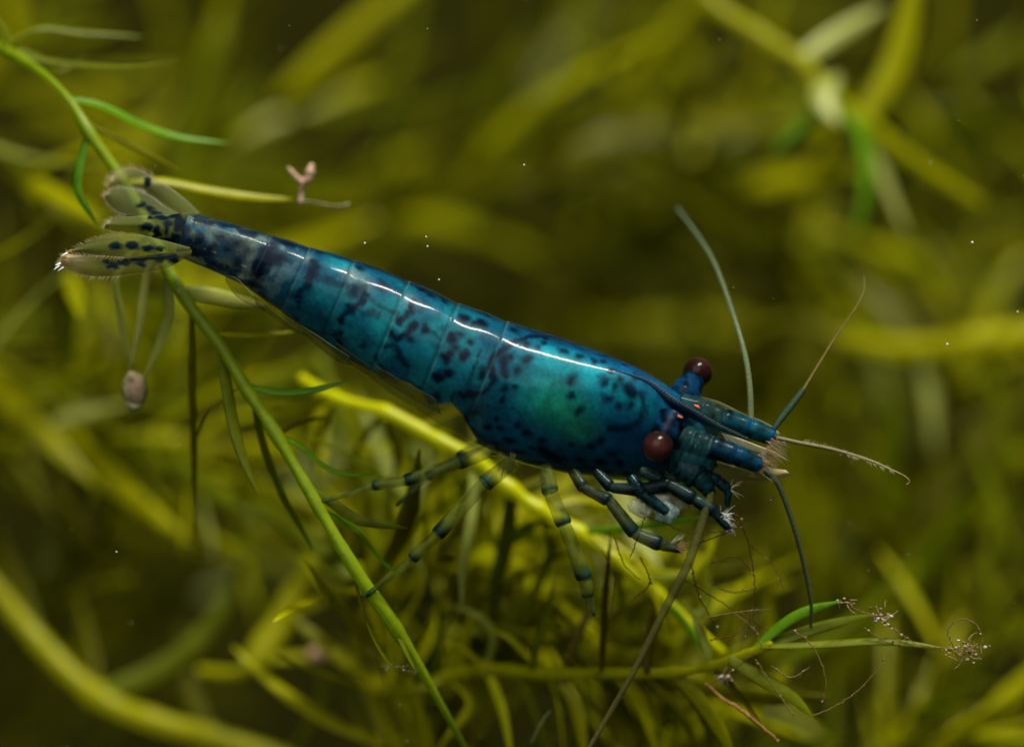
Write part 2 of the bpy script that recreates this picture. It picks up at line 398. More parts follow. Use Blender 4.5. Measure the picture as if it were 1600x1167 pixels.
plant('water_plant', 'blurred short sprig with one broad yellow leaf left of the leg-bearing stem',
      [(530, 760, 640), (500, 830, 620), (485, 880, 600), (450, 960, 590), (415, 1030, 580), (370, 1050, 590), (310, 1046, 610)],
      [12, 13, 13, 12, 11, 9, 7],
      [([(468, 905), (440, 970), (405, 1010), (378, 1050)], 50, M_YEL, -30),
       ([(500, 830), (480, 790), (440, 770)], 40, M_YEL, 20),
       ([(450, 960), (520, 930), (590, 900)], 20, M_YEL, 20),
       ([(415, 1030), (480, 1025), (570, 1030)], 18, M_YEL, 0),
       ([(500, 1030), (505, 1090), (455, 1180)], 22, M_LEAF, 0),
       ([(500, 830), (540, 880), (560, 940)], 26, M_OLIVE, 60),
       ([(485, 880), (430, 840), (400, 780)], 26, M_OLIVE, 80)],
      M_YEL, M_LEAF, 0, 'blurred plants behind')

# dense mass of further plants
def leaf_proto(i):
    r = random.Random(100+i); n = 13
    L = 300; bend = r.uniform(20, 120)*(1 if i % 3 else -.5); side = r.uniform(-40, 40)
    P = np.array([[side*t*t, -bend*t*t, L*t] for t in np.linspace(0, 1, n)])*U
    prof = np.interp(np.linspace(0, 1, n), np.linspace(0, 1, 7), [0.5, .9, 1, 1, .9, .6, .1])*U*r.uniform(13, 19)
    T, Nn, B = frames(P, (0, 1, 0)); V = []; F = []; S = 8
    for k in range(n):
        tw = r.uniform(-.05, .05)+0.5*k/n
        for s in range(S):
            a = 2*math.pi*s/S; u, v = math.cos(a), math.sin(a)*.2
            V.append(P[k]+prof[k]*(B[k]*(u*math.cos(tw)-v*math.sin(tw))+Nn[k]*(u*math.sin(tw)+v*math.cos(tw))))
    for k in range(n-1):
        for s in range(S):
            s2 = (s+1) % S; F.append((k*S+s, k*S+s2, (k+1)*S+s2, (k+1)*S+s))
    F.append(tuple(range(S))[::-1]); F.append(tuple((n-1)*S+s for s in range(S)))
    out = []
    for mt in (M_OLIVE, M_LEAF, M_YEL, M_PALE):
        me = bpy.data.meshes.new('leaf'); me.from_pydata(np.array(V).tolist(), [], F)
        me.polygons.foreach_set('use_smooth', [True]*len(me.polygons)); me.materials.append(mt); me.update(); out.append(me)
    return out
PROTO = [leaf_proto(i) for i in range(9)]
LAND = [((180, 250), 'beside the upper tail fins'), ((120, 470), 'below the lower tail fins'), ((320, 300), 'behind the narrow end of the abdomen'), ((560, 400), 'above the middle of the abdomen'), ((480, 560), 'under the abdomen'), ((720, 420), 'above the back edge of the carapace'), ((920, 500), 'above the carapace'),
    ((1090, 500), 'behind the eyes'), ((1130, 380), 'behind the tall pale antenna'), ((1330, 440), 'behind the thin brown antenna'), ((1400, 760), 'beside the hooked antenna tip'), ((208, 620), 'behind the tiny snail'), ((480, 250), 'behind the pink polyp'), ((480, 780), 'beside the leg-bearing green stem'), ((700, 840), 'behind the hind walking legs'), ((900, 860), 'behind the middle walking legs'),
    ((1060, 900), 'below the mouthparts'), ((1295, 150), 'behind the pale star of leaves'), ((1500, 560), 'behind the level yellow stem'), ((150, 1085), 'behind the bright curving stem below the tail'), ((440, 960), 'behind the broad yellow leaf'), ((1350, 960), 'behind the debris-tipped leaves'), ((760, 1060), 'at the root end of the level sprig'), ((1000, 1080), 'among the drooping leaves of the level sprig'), ((1450, 1120), 'below the debris-tipped leaves'), ((700, 60), 'in the dark water far above the abdomen'), ((1000, 200), 'far above the eyes'), ((60, 60), 'at the upper end of the leg-bearing stem'), ((1550, 300), 'beyond the star of leaves'), ((250, 820), 'in the dark hollow under the snail')]
def place_label(p0, p1, far):
    mx, my = (min(1600, max(0, p0[0]))+min(1600, max(0, p1[0])))/2, (min(1167, max(0, p0[1]))+min(1167, max(0, p1[1])))/2
    where = min(LAND, key=lambda q: (q[0][0]-mx)**2+(q[0][1]-my)**2)[1]
    a = abs(math.degrees(math.atan2(p1[1]-p0[1], p1[0]-p0[0]))) % 180; a = min(a, 180-a)
    ori = 'level' if a < 28 else ('slanting' if a < 62 else 'upright')
    return ('dim, strongly blurred ' if far else 'blurred ')+ori+' leafy stem '+where
def bg_plant(p0, p1, bow, group, label, gap, ls, rs=1.0, density=4, wts=(5, 3, 4, .3)):
    a, b = np.array(p0, float), np.array(p1, float)
    mid = (a+b)/2+np.array(bow, float)
    pts = spline([a, a*.5+mid*.5+np.array([rnd.uniform(-20, 20), rnd.uniform(-20, 20), 0]), mid, b*.5+mid*.5+np.array([rnd.uniform(-20, 20), rnd.uniform(-20, 20), 0]), b], 40)
    root = thing('water_plant', tuple(a), place_label(p0, p1, group == G_FAR), 'water plant', group)
    V, F, par = tube([tuple(q) for q in pts], [13*rs, 12*rs, 11*rs, 9*rs, 5*rs], n=40, sides=8, wob=0.04, seed=int(abs(a[0])))
    mesh('stem', V, F, rnd.choice([M_OLIVE, M_LEAF, M_YEL]), root)
    X = WA(pts); T = np.gradient(X, axis=0); T /= np.linalg.norm(T, axis=1)[:, None]
    length = np.linalg.norm(np.diff(X, axis=0), axis=1).sum()/U
    nn = max(3, int(length/gap)); ph = rnd.uniform(0, 6.28)
    for k in range(nn):
        i = int(1+(k+.5)/nn*38); t = T[i]
        e1 = np.cross(t, [0.2, 1, 0.1]); e1 /= np.linalg.norm(e1); e2 = np.cross(t, e1)
        ph += 0.9
        for q in range(density):
            an = ph+q*2*math.pi/density+rnd.uniform(-.3, .3)
            o = e1*math.cos(an)+e2*math.sin(an); tilt = rnd.uniform(.6, 1.2)
            zd = Vector(t*math.cos(tilt)+o*math.sin(tilt)).normalized(); yd = Vector(-t*math.sin(tilt)+o*math.cos(tilt)).normalized()
            xd = yd.cross(zd)
            R = Matrix((xd, yd, zd)).transposed().to_4x4()
            mi = rnd.choices([0, 1, 2, 3], wts)[0]
            lf = bpy.data.objects.new('leaf', PROTO[rnd.randrange(9)][mi]); COL.objects.link(lf); lf.parent = root
            s = ls*rnd.uniform(.7, 1.25)
            lf.matrix_local = Matrix.Translation(Vector(X[i]-BASE[root.name]))@R@Matrix.Diagonal((s, s, s, 1))
    return root
G_NEAR = 'blurred plants in the thicket close behind the shrimp'
G_FAR = 'far blurred plants against the dark back of the tank'
L_NEAR = 'blurred olive-green stem with whorled leaves in the thicket close behind the shrimp'
L_FAR = 'strongly blurred dim olive stem with whorled leaves far behind the shrimp'
# (start, end, bow, depth)
for (x0, y0, x1, y1, bx, by, d) in [
    (620, 1320, 660, 760, 60, 0, 430), (760, 1360, 820, 800, -40, 0, 520), (980, 1380, 900, 860, 60, 0, 480), (1120, 1400, 1220, 1000, -60, 0, 560),
    (560, 900, 1010, 1010, 0, 40, 420), (1350, 1380, 1500, 1000, -50, 0, 700), (1250, 1330, 1650, 1120, 0, -50, 620), (500, 560, 760, 900, -40, 40, 560),
    (-100, 520, 330, 700, 0, 60, 800), (-80, 720, 420, 760, 0, -60, 760), (30, 1020, 250, 520, 60, 0, 900), (-60, 180, 110, 470, 40, -20, 640),
    (640, 700, 1020, 860, 0, 40, 520), (680, 1300, 560, 880, 0, 0, 330), (560, 1000, 820, 820, 0, -30, 380), (1000, 1300, 1020, 880, 30, 0, 400), (1420, 1160, 1640, 900, 0, 0, 900)]:
    bg_plant((x0, y0, d+80), (x1, y1, d-40), (bx, by, 0), G_NEAR, L_NEAR, 95, rnd.uniform(.75, 1.05), .8, 4, (1.5, 3, 6, .3))
for (x0, y0, x1, y1, bx, by, d) in [
    (380, 330, 1010, 150, 0, 60, 1500), (560, 420, 900, 0, 40, 0, 1900), (860, 520, 1150, 180, 30, 0, 1600),
    (900, 360, 1500, 420, 0, -50, 1500), (1120, 700, 1240, 300, 50, 0, 1700), (1360, 980, 1500, 560, -40, 0, 1500), (1200, 160, 1640, 60, 0, 40, 1700),
    (40, 330, 480, 140, 0, 50, 1500), (180, 260, 360, -60, 40, 0, 1900), (-60, 640, 300, 420, 0, 40, 1400), (1280, 780, 1660, 700, 0, 40, 1700),
    (700, 480, 1300, 640, 0, -40, 2100), (120, 980, 420, 820, 0, 40, 1600), (1400, 420, 1660, 260, 0, 30, 1700), (100, 560, 640, 700, 0, -40, 1900),
    (1150, 900, 1560, 820, 0, -60, 1500), (1180, 1200, 1420, 760, 50, 0, 1300), (980, 80, 1240, -80, 0, 0, 2400),
    (500, 760, 1000, 1000, 0, 0, 1500), (0, 1200, 240, 960, 0, 0, 2300), (-200, 300, 60, 20, 0, 0, 1700), (1650, 640, 1750, 180, 0, 0, 1500), (-260, 900, -40, 480, 0, 0, 1500),
    (760, 200, 1100, 420, 0, 0, 2400), (420, 600, 900, 640, 0, 40, 2600), (1000, 700, 1400, 500, 0, 0, 2600), (60, 160, 420, 420, 0, 0, 2500)]:
    d *= .9
    bg_plant((x0, y0, d+260), (x1, y1, d-60), (bx, by, 0), G_FAR, L_FAR, 150, rnd.uniform(1.1, 1.5), 1.5, 4, (5, 3, 4, 0))

# ------------------------------------------------------------------ the shrimp
SH = thing('shrimp', (835, 745, 40), 'blue translucent shrimp with navy spots and brown eyes on plant stems', 'shrimp')
TH = math.radians(46)
CT, ST = math.cos(TH), math.sin(TH)
# stations: top outline, bottom outline (tail -> head)
ST_T = [(296, 331), (308, 334), (370, 351), (425, 367), (485, 385), (555, 405), (640, 437), (718, 471), (795, 499), (870, 521), (940, 546), (1000, 573), (1045, 600), (1078, 624), (1108, 645), (1122, 668)]
ST_B = [(274, 396), (283, 402), (345, 428), (388, 450), (440, 487), (503, 535), (578, 590), (650, 637), (724, 680), (800, 716), (880, 738), (955, 748), (1012, 752), (1060, 750), (1096, 742), (1118, 720)]
NS, NA = 640, 200
Ts = spline(np.array(ST_T, float), NS); 
# resample both outlines on the same station parameter
def station_interp(S):
    S = np.array(S, float); k = np.arange(len(S)); t = np.linspace(0, len(S)-1, NS)
    out = []
    E = np.vstack([2*S[0]-S[1], S, 2*S[-1]-S[-2]])
    for u in t:
        i = min(int(u), len(S)-2); f = u-i; p0, p1, p2, p3 = E[i:i+4]
        out.append(0.5*((2*p1)+(-p0+p2)*f+(2*p0-5*p1+4*p2-p3)*f*f+(-p0+3*p1-3*p2+p3)*f**3))
    return np.array(out), t
TT, tpar = station_interp(ST_T); BB, _ = station_interp(ST_B)
Cc = (TT+BB)/2; PP = TT-BB; E_ = np.linalg.norm(PP, axis=1)/2; PP = PP/(2*E_[:, None])
Sarc = np.concatenate([[0], np.cumsum(np.linalg.norm(np.diff(Cc, axis=0), axis=1))])
ratio = 1.10+0.40*sstep(8.8, 12.0, tpar)
wv = E_/np.sqrt((ratio*CT)**2+ST**2); hv = ratio*wv
# segment borders in station units: each plate overlaps the one behind it
borders = [1.0, 3.0, 4.0, 5.0, 6.0, 7.0, 8.0]
step = np.ones(NS)
for b in borders:
    x = tpar-b
    # rear rim of the plate in front stands proud; the next plate starts tucked under it
    step += 0.012*np.exp(-np.clip(x, 0, None)*5.0)*(x >= 0) - 0.010*np.exp(np.clip(x, None, 0)*5.0)*(x < 0)
bl = borders+[]
for a_, b_ in zip(bl[:-1], bl[1:]):
    q_ = np.clip((tpar-a_)/(b_-a_), 0, 1); step += 0.022*np.sin(math.pi*q_)**1.5
ang = np.linspace(-math.pi, math.pi, NA, endpoint=False)     # 0 = dorsal ridge, + = side facing the camera
def P2(i):  # image-plane unit vectors of ring i as px offsets (x, y) and depth
    return PP[i]
Vb = np.zeros((NS, NA, 3)); ARC = np.zeros((NS, NA))
ca, sa = np.cos(ang), np.sin(ang)
for i in range(NS):
    abd = 1-float(sstep(7.6, 8.6, tpar[i]))
    ex = 1.82                                             # slightly keeled back
    rr = 1/((np.abs(ca)**ex+np.abs(sa)**ex)**(1/ex))
    up = ca > 0
    rr = np.where(up, rr, 1/((np.abs(ca)**2.1+np.abs(sa)**2.1)**(1/2.1)))
    d_ = hv[i]*rr*ca*step[i]; l_ = wv[i]*rr*sa*step[i]
    # flattened belly
    d_ = np.where(d_ < -0.80*hv[i], -0.80*hv[i]+(d_+0.80*hv[i])*0.35, d_)
    ppos = d_*CT-l_*ST; toward = d_*ST+l_*CT
    Vb[i, :, 0] = Cc[i, 0]+PP[i, 0]*ppos; Vb[i, :, 1] = Cc[i, 1]+PP[i, 1]*ppos; Vb[i, :, 2] = -toward
    seg = np.hypot(np.diff(d_, append=d_[:1]), np.diff(l_, append=l_[:1])); cum = np.concatenate([[0], np.cumsum(seg)[:-1]])
    ARC[i] = cum-cum[NA//2]
SS = np.repeat(Sarc[:, None], NA, 1); TP = np.repeat(tpar[:, None], NA, 1); ANG = np.repeat(ang[None], NS, 0)
# photo position -> (length, arc) on the side facing the camera
front = (ANG > -1.0) & (ANG < 2.5)
fi = np.argwhere(front); fx = Vb[front][:, :2]; fz = Vb[front][:, 2]
def locate(px, py):
    dd = (fx[:, 0]-px)**2+(fx[:, 1]-py)**2
    c = np.where(dd < dd.min()+6)[0]; k = c[np.argmin(fz[c])]
    i, j = fi[k]; return SS[i, j], ARC[i, j]
wx = (fbm(SS/15, ARC/15, 3)-.5)*13; wy = (fbm(SS/15+9, ARC/15+5, 5)-.5)*13
SW, AW = SS+wx, ARC+wy
def paint(pts, r, soft=0.5):
    """mask of soft round marks (px points); radius r px"""
    m = np.zeros((NS, NA))
    for (px, py) in pts:
        s0, a0 = locate(px, py)
        d = np.hypot(SW-s0, AW-a0)/r
        m = np.maximum(m, 1-sstep(1-soft, 1+soft, d))
    return m
def stroke(pts, r, soft=.5):
    pts = np.array(pts, float); L = np.linalg.norm(np.diff(pts, axis=0), axis=1).sum()
    return paint(spline(pts, max(3, int(L/5))), r, soft)
def gauss(px, py, rs, ra):
    s0, a0 = locate(px, py); return np.exp(-((SS-s0)/rs)**2-((ARC-a0)/ra)**2)
c3 = lambda L: [(660+x/4, 460+y/4) for x, y in L]
c2 = lambda L: [(380+x/4, 340+y/4) for x, y in L]
c1 = lambda L: [(60+x/4, 230+y/4) for x, y in L]
def mixc(C, m, col, k=1.0):
    m = (np.clip(m, 0, 1)*k)[..., None]; return C*(1-m)+np.array(col)*m
# ground colour along the body
C = np.zeros((NS, NA, 3)); C[:] = (0.004, 0.105, 0.185)
nz1 = fbm(SS/40, ARC/40, 11); nz2 = fbm(SS/14, ARC/14, 17)
C = mixc(C, 1-sstep(2.6, 4.2, TP), (0.030, 0.13, 0.19))
C = mixc(C, (1-sstep(2.8, 4.4, TP))*sstep(.46, .62, nz2), (0.17, 0.25, 0.22), .85)
C = mixc(C, sstep(3.5, 5, TP)*(1-sstep(8, 9, TP))*sstep(.45, .65, nz1), (0.006, 0.21, 0.26), .8)
C = mixc(C, sstep(8.0, 8.6, TP), (0.003, 0.095, 0.19))
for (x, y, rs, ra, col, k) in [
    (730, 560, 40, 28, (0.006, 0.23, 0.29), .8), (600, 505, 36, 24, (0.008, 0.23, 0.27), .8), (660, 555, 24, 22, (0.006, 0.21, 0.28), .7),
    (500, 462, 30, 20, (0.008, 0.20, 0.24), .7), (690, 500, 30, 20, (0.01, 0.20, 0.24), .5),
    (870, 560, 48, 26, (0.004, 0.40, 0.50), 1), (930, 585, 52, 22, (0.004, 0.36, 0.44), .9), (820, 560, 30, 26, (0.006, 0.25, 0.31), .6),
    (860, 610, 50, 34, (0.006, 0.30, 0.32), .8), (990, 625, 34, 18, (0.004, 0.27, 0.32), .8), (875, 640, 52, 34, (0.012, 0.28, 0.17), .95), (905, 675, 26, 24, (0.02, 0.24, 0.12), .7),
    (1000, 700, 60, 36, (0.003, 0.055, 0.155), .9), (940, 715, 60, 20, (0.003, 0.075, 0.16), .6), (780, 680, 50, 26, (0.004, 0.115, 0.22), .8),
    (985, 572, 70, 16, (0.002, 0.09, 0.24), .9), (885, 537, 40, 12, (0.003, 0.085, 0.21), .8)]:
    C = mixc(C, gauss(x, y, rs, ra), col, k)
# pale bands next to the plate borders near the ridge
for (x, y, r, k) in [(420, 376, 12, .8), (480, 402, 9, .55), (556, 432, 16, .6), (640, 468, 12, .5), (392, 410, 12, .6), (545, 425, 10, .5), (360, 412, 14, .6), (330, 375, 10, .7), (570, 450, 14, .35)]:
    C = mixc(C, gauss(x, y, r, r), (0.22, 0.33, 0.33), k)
# far flank beyond the ridge: colour darkened to deep blue
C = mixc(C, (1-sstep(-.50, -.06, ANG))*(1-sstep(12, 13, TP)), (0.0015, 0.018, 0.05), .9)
NAVY = (0.0012, 0.007, 0.030)
spots = [(x, y, r) for (x, y, r) in []]
def many(conv, L, k=.94):
    global C
    for (x, y, r) in L:
        C = mixc(C, paint(conv([(x, y)]), r/4*1.2, .8), NAVY, k)
many(c3, [(890, 350, 28), (985, 385, 26), (1070, 405, 24), (1140, 415, 25), (1270, 430, 20), (1150, 375, 18), (1340, 510, 25), (1400, 540, 20), (945, 530, 32), (1140, 540, 28), (1210, 580, 25), (1300, 590, 36),
    (1330, 620, 28), (1310, 690, 25), (1240, 700, 25), (1160, 660, 28), (600, 460, 28), (660, 400, 35), (510, 400, 28), (515, 440, 28), (505, 490, 26), (570, 375, 20), (500, 590, 26), (570, 590, 19), (490, 650, 18), (375, 505, 28), (650, 305, 30),
    (310, 730, 28), (270, 775, 25), (405, 830, 28), (490, 835, 20), (455, 780, 18), (600, 820, 25), (660, 880, 25), (530, 908, 24), (560, 912, 24), (450, 940, 28), (620, 990, 24), (690, 970, 22), (740, 910, 26), (760, 980, 32),
    (790, 1010, 40), (830, 1035, 34), (855, 1055, 26), (900, 1035, 20), (990, 1040, 22), (1020, 1090, 26), (1080, 1095, 24), (1120, 1050, 32), (1240, 1060, 28), (1280, 1135, 30), (1190, 1000, 26), (1120, 920, 28), (985, 730, 26),
    (940, 940, 18), (720, 1050, 20), (515, 995, 25), (930, 630, 24), (1180, 480, 22), (1240, 530, 20), (1060, 960, 26), (1160, 1110, 24), (950, 1105, 24), (860, 1110, 20),
    (140, 385, 28), (255, 380, 25), (300, 295, 25), (205, 320, 25), (185, 260, 20), (245, 240, 22), (260, 150, 28), (370, 170, 34), (330, 185, 24), (90, 510, 28), (85, 540, 22), (155, 490, 22), (85, 630, 25), (405, 120, 18), (565, 215, 30), (15, 215, 20)])
many(c2, [(925, 735, 28), (1040, 750, 24), (970, 640, 22), (640, 560, 24), (700, 450, 38), (75, 345, 30), (70, 420, 34), (480, 215, 25), (735, 305, 25), (870, 420, 30), (1110, 440, 25), (1170, 480, 25), (1250, 510, 25), (1380, 625, 25), (1480, 650, 30),
    (1520, 600, 20), (1140, 690, 22), (1310, 740, 25), (1265, 860, 28), (1370, 850, 25), (1420, 780, 20), (1200, 990, 28), (1275, 975, 22), (1495, 990, 25), (830, 880, 20), (590, 730, 28), (745, 800, 20), (330, 640, 24), (450, 340, 28)])
many(c1, [(1020, 690, 58), (1080, 640, 34), (1250, 720, 40), (1180, 620, 38), (1130, 560, 36), (1240, 600, 38), (1360, 800, 34), (1350, 860, 34), (1470, 690, 46), (1530, 680, 40), (1300, 640, 28), (1420, 720, 30), (1010, 600, 30), (950, 660, 36)], .85)
for conv, pts, r, k in [
    (c3, [(780, 265), (700, 250), (600, 280), (520, 330), (450, 390), (425, 450), (440, 530), (420, 580), (340, 625), (240, 635)], 20, .92),
    (c3, [(780, 270), (720, 320)], 22, .9), (c3, [(190, 620), (190, 700), (260, 800), (345, 880)], 16, .8), (c3, [(360, 700), (540, 712), (640, 800)], 8, .5),
    (c3, [(345, 880), (450, 960), (560, 1040)], 12, .8), (c3, [(700, 240), (900, 270), (1100, 330), (1300, 400), (1450, 480), (1560, 545)], 15, .6),
    (c3, [(1380, 620), (1400, 720), (1360, 800), (1280, 840), (1150, 850)], 20, .75), (c3, [(1100, 500), (1250, 560), (1400, 640)], 14, .5),
    (c3, [(370, 340), (330, 420), (280, 520)], 9, .7),
    (c2, [(1070, 530), (980, 640)], 20, .9), (c2, [(1060, 660), (960, 760)], 22, .95), (c2, [(760, 480), (610, 650)], 22, .95), (c2, [(440, 270), (420, 360), (390, 440)], 28, .9), (c2, [(355, 470), (330, 560)], 18, .8),
    (c2, [(180, 170), (120, 250), (85, 340)], 30, .9), (c2, [(100, 480), (150, 530)], 16, .9), (c2, [(890, 800), (940, 820), (970, 890), (1020, 930)], 24, .85), (c2, [(740, 590), (830, 600)], 20, .6), (c2, [(470, 360), (620, 420), (760, 440)], 22, .55),
    (c2, [(850, 930), (885, 985), (820, 1000)], 18, .9), (c2, [(600, 780), (590, 830)], 18, .9), (c2, [(150, 540), (300, 640), (420, 700), (560, 740)], 12, .6), (c2, [(790, 510), (950, 600)], 16, .5), (c2, [(1110, 680), (1240, 750)], 14, .5),
    (c2, [(190, 130), (400, 190)], 26, .75), (c2, [(560, 230), (700, 270)], 16, .6), (c2, [(780, 290), (1000, 370)], 24, .75), (c2, [(1080, 420), (1300, 510)], 22, .6), (c2, [(880, 990), (1000, 1030), (1090, 1070)], 16, .7), (c2, [(1100, 1070), (1110, 1150)], 16, .8),
    (c1, [(900, 520), (930, 640)], 36, .85), (c1, [(1000, 545), (970, 600)], 26, .8), (c1, [(1110, 750), (1220, 790)], 32, .9), (c1, [(1395, 640), (1370, 760)], 40, .9), (c1, [(1000, 445), (1180, 480), (1350, 535)], 24, .85), (c1, [(1480, 560), (1590, 600)], 26, .8)]:
    C = mixc(C, stroke(conv(pts), r/4*1.15, .6), NAVY, k)
# the hidden flank carries scattered spots of the same kind
rg = np.random.default_rng(4); 
for q in range(260):
    s0 = rg.uniform(20, Sarc[-1]-90); i0 = int(np.searchsorted(Sarc, s0)); a0 = -rg.uniform(.75, 2.2)*E_[i0]
    d = np.hypot(SW-s0, AW-a0)/rg.uniform(4.5, 9)
    C = mixc(C, 1-sstep(.6, 1.4, d), NAVY, .9)
# thin pale rims of the plates
for b in borders[1:]:
    Lw = np.abs(TP-b-0.012)*75.0
    C = mixc(C, np.exp(-(Lw/0.9)**2)*sstep(-1.2, -.6, ANG)*(1-sstep(.9, 1.7, ANG)), (0.16, 0.26, 0.24), .32)
    C = mixc(C, np.exp(-(np.abs(TP-b+0.05)*75/2.2)**2), (0.002, 0.03, 0.05), .5)
C = C*(0.55+.9*nz2[..., None])*(0.62+.6*fbm(SS/60+3, ARC/60, 23))[..., None]*0.56
# opacity: belly strip is nearly clear, rest dense
ALP = np.ones((NS, NA))*0.985
bp = np.array([locate(*q) for q in [(520, 548), (560, 573), (590, 587), (640, 600), (657, 612), (668, 632), (703, 630), (722, 650), (745, 688)]])
ab = np.interp(SS, bp[:, 0], bp[:, 1]); belly = sstep(-4, 5, np.abs(AW)*.5+np.abs(ARC)*.5-ab)*sstep(bp[0, 0]-12, bp[0, 0]+25, SS)*(1-sstep(bp[-1, 0]-6, bp[-1, 0]+4, SS))
ALP -= 0.70*belly
C = mixc(C, belly, (0.07, 0.085, 0.02), .85)
ALP -= 0.35*(1-sstep(2.6, 3.4, TP))*sstep(.5, .62, nz2)
ALP -= 0.42*sstep(13.0, 14.2, TP)
C = mixc(C, sstep(12.6, 13.6, TP), (0.012, 0.07, 0.09), .7)
V = WA(Vb.reshape(-1, 3)); F = []
for i in range(NS-1):
    o = i*NA
    for k in range(NA):
        k2 = (k+1) % NA; F.append((o+k, o+NA+k, o+NA+k2, o+k2))
F.append(tuple(range(NA))); F.append(tuple((NS-1)*NA+k for k in range(NA))[::-1])
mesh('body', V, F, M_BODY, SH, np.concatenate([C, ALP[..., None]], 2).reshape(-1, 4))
def ridge_depth(x):  # depth of the dorsal ridge near photo x
    i = int(np.argmin(np.abs(Cc[:, 0]-x))); return -hv[i]*ST

# ---- plates, fins
def plate(name, up, lo, dfun, parent, colfun, mat=M_FAN, thick=3.0, nu=64, nv=32, dome=6.0):
    A = spline(np.array(up, float), nu); B = spline(np.array(lo, float), nu)
    V = []; Cl = []; F = []
    for side in (0, 1):
        for i in range(nu):
            u = i/(nu-1)
            for j in range(nv):
                v = j/(nv-1); e = 4*v*(1-v)
                p = A[i]*(1-v)+B[i]*v
                d = dfun(u, v)-dome*e*(0.3+.7*u)
                t = thick*(0.15+0.85*e**.5)*(1-.6*u)*.5
                V.append((p[0], p[1], d+(t if side else -t))); Cl.append(colfun(u, v, p[0], p[1]))
    m = nu*nv
    for i in range(nu-1):
        for j in range(nv-1):
            a, b, c, d = i*nv+j, i*nv+j+1, (i+1)*nv+j+1, (i+1)*nv+j
            F.append((a, b, c, d)); F.append((m+a, m+d, m+c, m+b))
    loop = [j for j in range(nv)]+[i*nv+nv-1 for i in range(1, nu)]+[(nu-1)*nv+j for j in range(nv-2, -1, -1)]+[i*nv for i in range(nu-2, 0, -1)]
    for q in range(len(loop)):
        a, b = loop[q], loop[(q+1) % len(loop)]; F.append((b, a, m+a, m+b))
    return mesh(name, WA(V), F, mat, parent, Cl), A, B
def hairs(name, roots, parent, col, r=0.9, kind='stuff', curve=0.0, mat=None):
    """roots: (p0, p1) px triples; fine tapered bristles joined in one part"""
    ac = Acc()
    for (a, b) in roots:
        a = np.array(a, float); b = np.array(b, float); mid = (a+b)/2+np.array([rnd.uniform(-1, 1)*curve, rnd.uniform(-1, 1)*curve, 0])
        V, F, par = tube([tuple(a), tuple(mid), tuple(b)], [r, r*.7, r*.15], n=5, sides=4)
        c = np.array(col if not callable(col) else col(a)); ac.add(V, F, c)
    V, F, Cx = ac.out(); o = mesh(name, V, F, mat or M_HAIR, parent, Cx); o['kind'] = kind
    return o
def blob(x, y, L):
    x += 5*(float(vnoise(np.array([x/6.]), np.array([y/6.]), 41)[0])-.5)+3*(float(vnoise(np.array([x/2.5]), np.array([y/2.5]), 43)[0])-.5)
    y += 5*(float(vnoise(np.array([x/6.+7]), np.array([y/6.]), 42)[0])-.5)
    return max([0]+[1-float(sstep(.55, 1.35, math.hypot((x-a)/rx, (y-b)/ry))) for (a, b, rx, ry) in L])
def fan_col(marks, rim=(0.55, 0.40, 0.18), clear=(0.30, 0.36, 0.20), a0=0.26, dark=None, rimw=.06, tip=0.0):
    def f(u, v, x, y):
        m = blob(x, y, marks); c = np.array(clear)*.22+np.array((.045, .05, .006)); a = a0*.45+.12
        ray = .5+.5*math.sin(v*95+2*u); c = c*(0.8+.4*ray); a *= .92+.16*ray
        e = max(1-float(sstep(0, rimw, min(v, 1-v))), float(sstep(.93, 1.0, u)))*min(1, u*3)
        c = c*(1-e)+np.array(rim)*.7*e; a = a*(1-e)+.5*e
        if tip:
            q = float(sstep(.72, .95, u))*tip; c = c*(1-q)+np.array((.5, .38, .2))*q; a = a+(.6-a)*q*.6
        c = c*(1-m)+np.array((0.0006, 0.006, 0.010))*m; a = a*(1-m)+.96*m
        if dark: 
            q = dark(u, v); c = c*(1-q)+np.array((0.004, 0.03, 0.06))*q; a = a*(1-q)+.95*q
        return (*c, a)
    return f
def marks1(L): return [(60+x/4, 230+y/4, rx/4, ry/4) for x, y, rx, ry in L]
def fringe(A, B, dtip, parent, u0=.55, ln=9, step_=2, both=True, col=(0.40, 0.32, 0.18, .6)):
    rts = []; ctr = (A[0]+B[0])/2
    for X in ([A, B] if both else [A]):
        for i in range(int(len(X)*u0), len(X)-1, step_):
            t = X[min(i+1, len(X)-1)]-X[i-1]; t /= np.linalg.norm(t)+1e-9; nrm = np.array([-t[1], t[0]])
            if np.dot(nrm, X[i]-(A[i]+B[i])/2) < 0: nrm = -nrm
            for q in range(3):
                pt = X[i]+t*rnd.uniform(-2, 2); dr = nrm*.8+t*.6; l = ln*rnd.uniform(.6, 1.3)
                rts.append(((pt[0], pt[1], dtip), (pt[0]+dr[0]*l, pt[1]+dr[1]*l, dtip+rnd.uniform(-3, 3))))
    for i in range(14):
        pt = A[-1]*(1-i/13)+B[-1]*(i/13); dr = pt-ctr; dr /= np.linalg.norm(dr); l = ln*rnd.uniform(.7, 1.5)
        rts.append(((pt[0], pt[1], dtip), (pt[0]+dr[0]*l, pt[1]+dr[1]*l, dtip)))
    hairs('setae', rts, parent, col, r=.38)
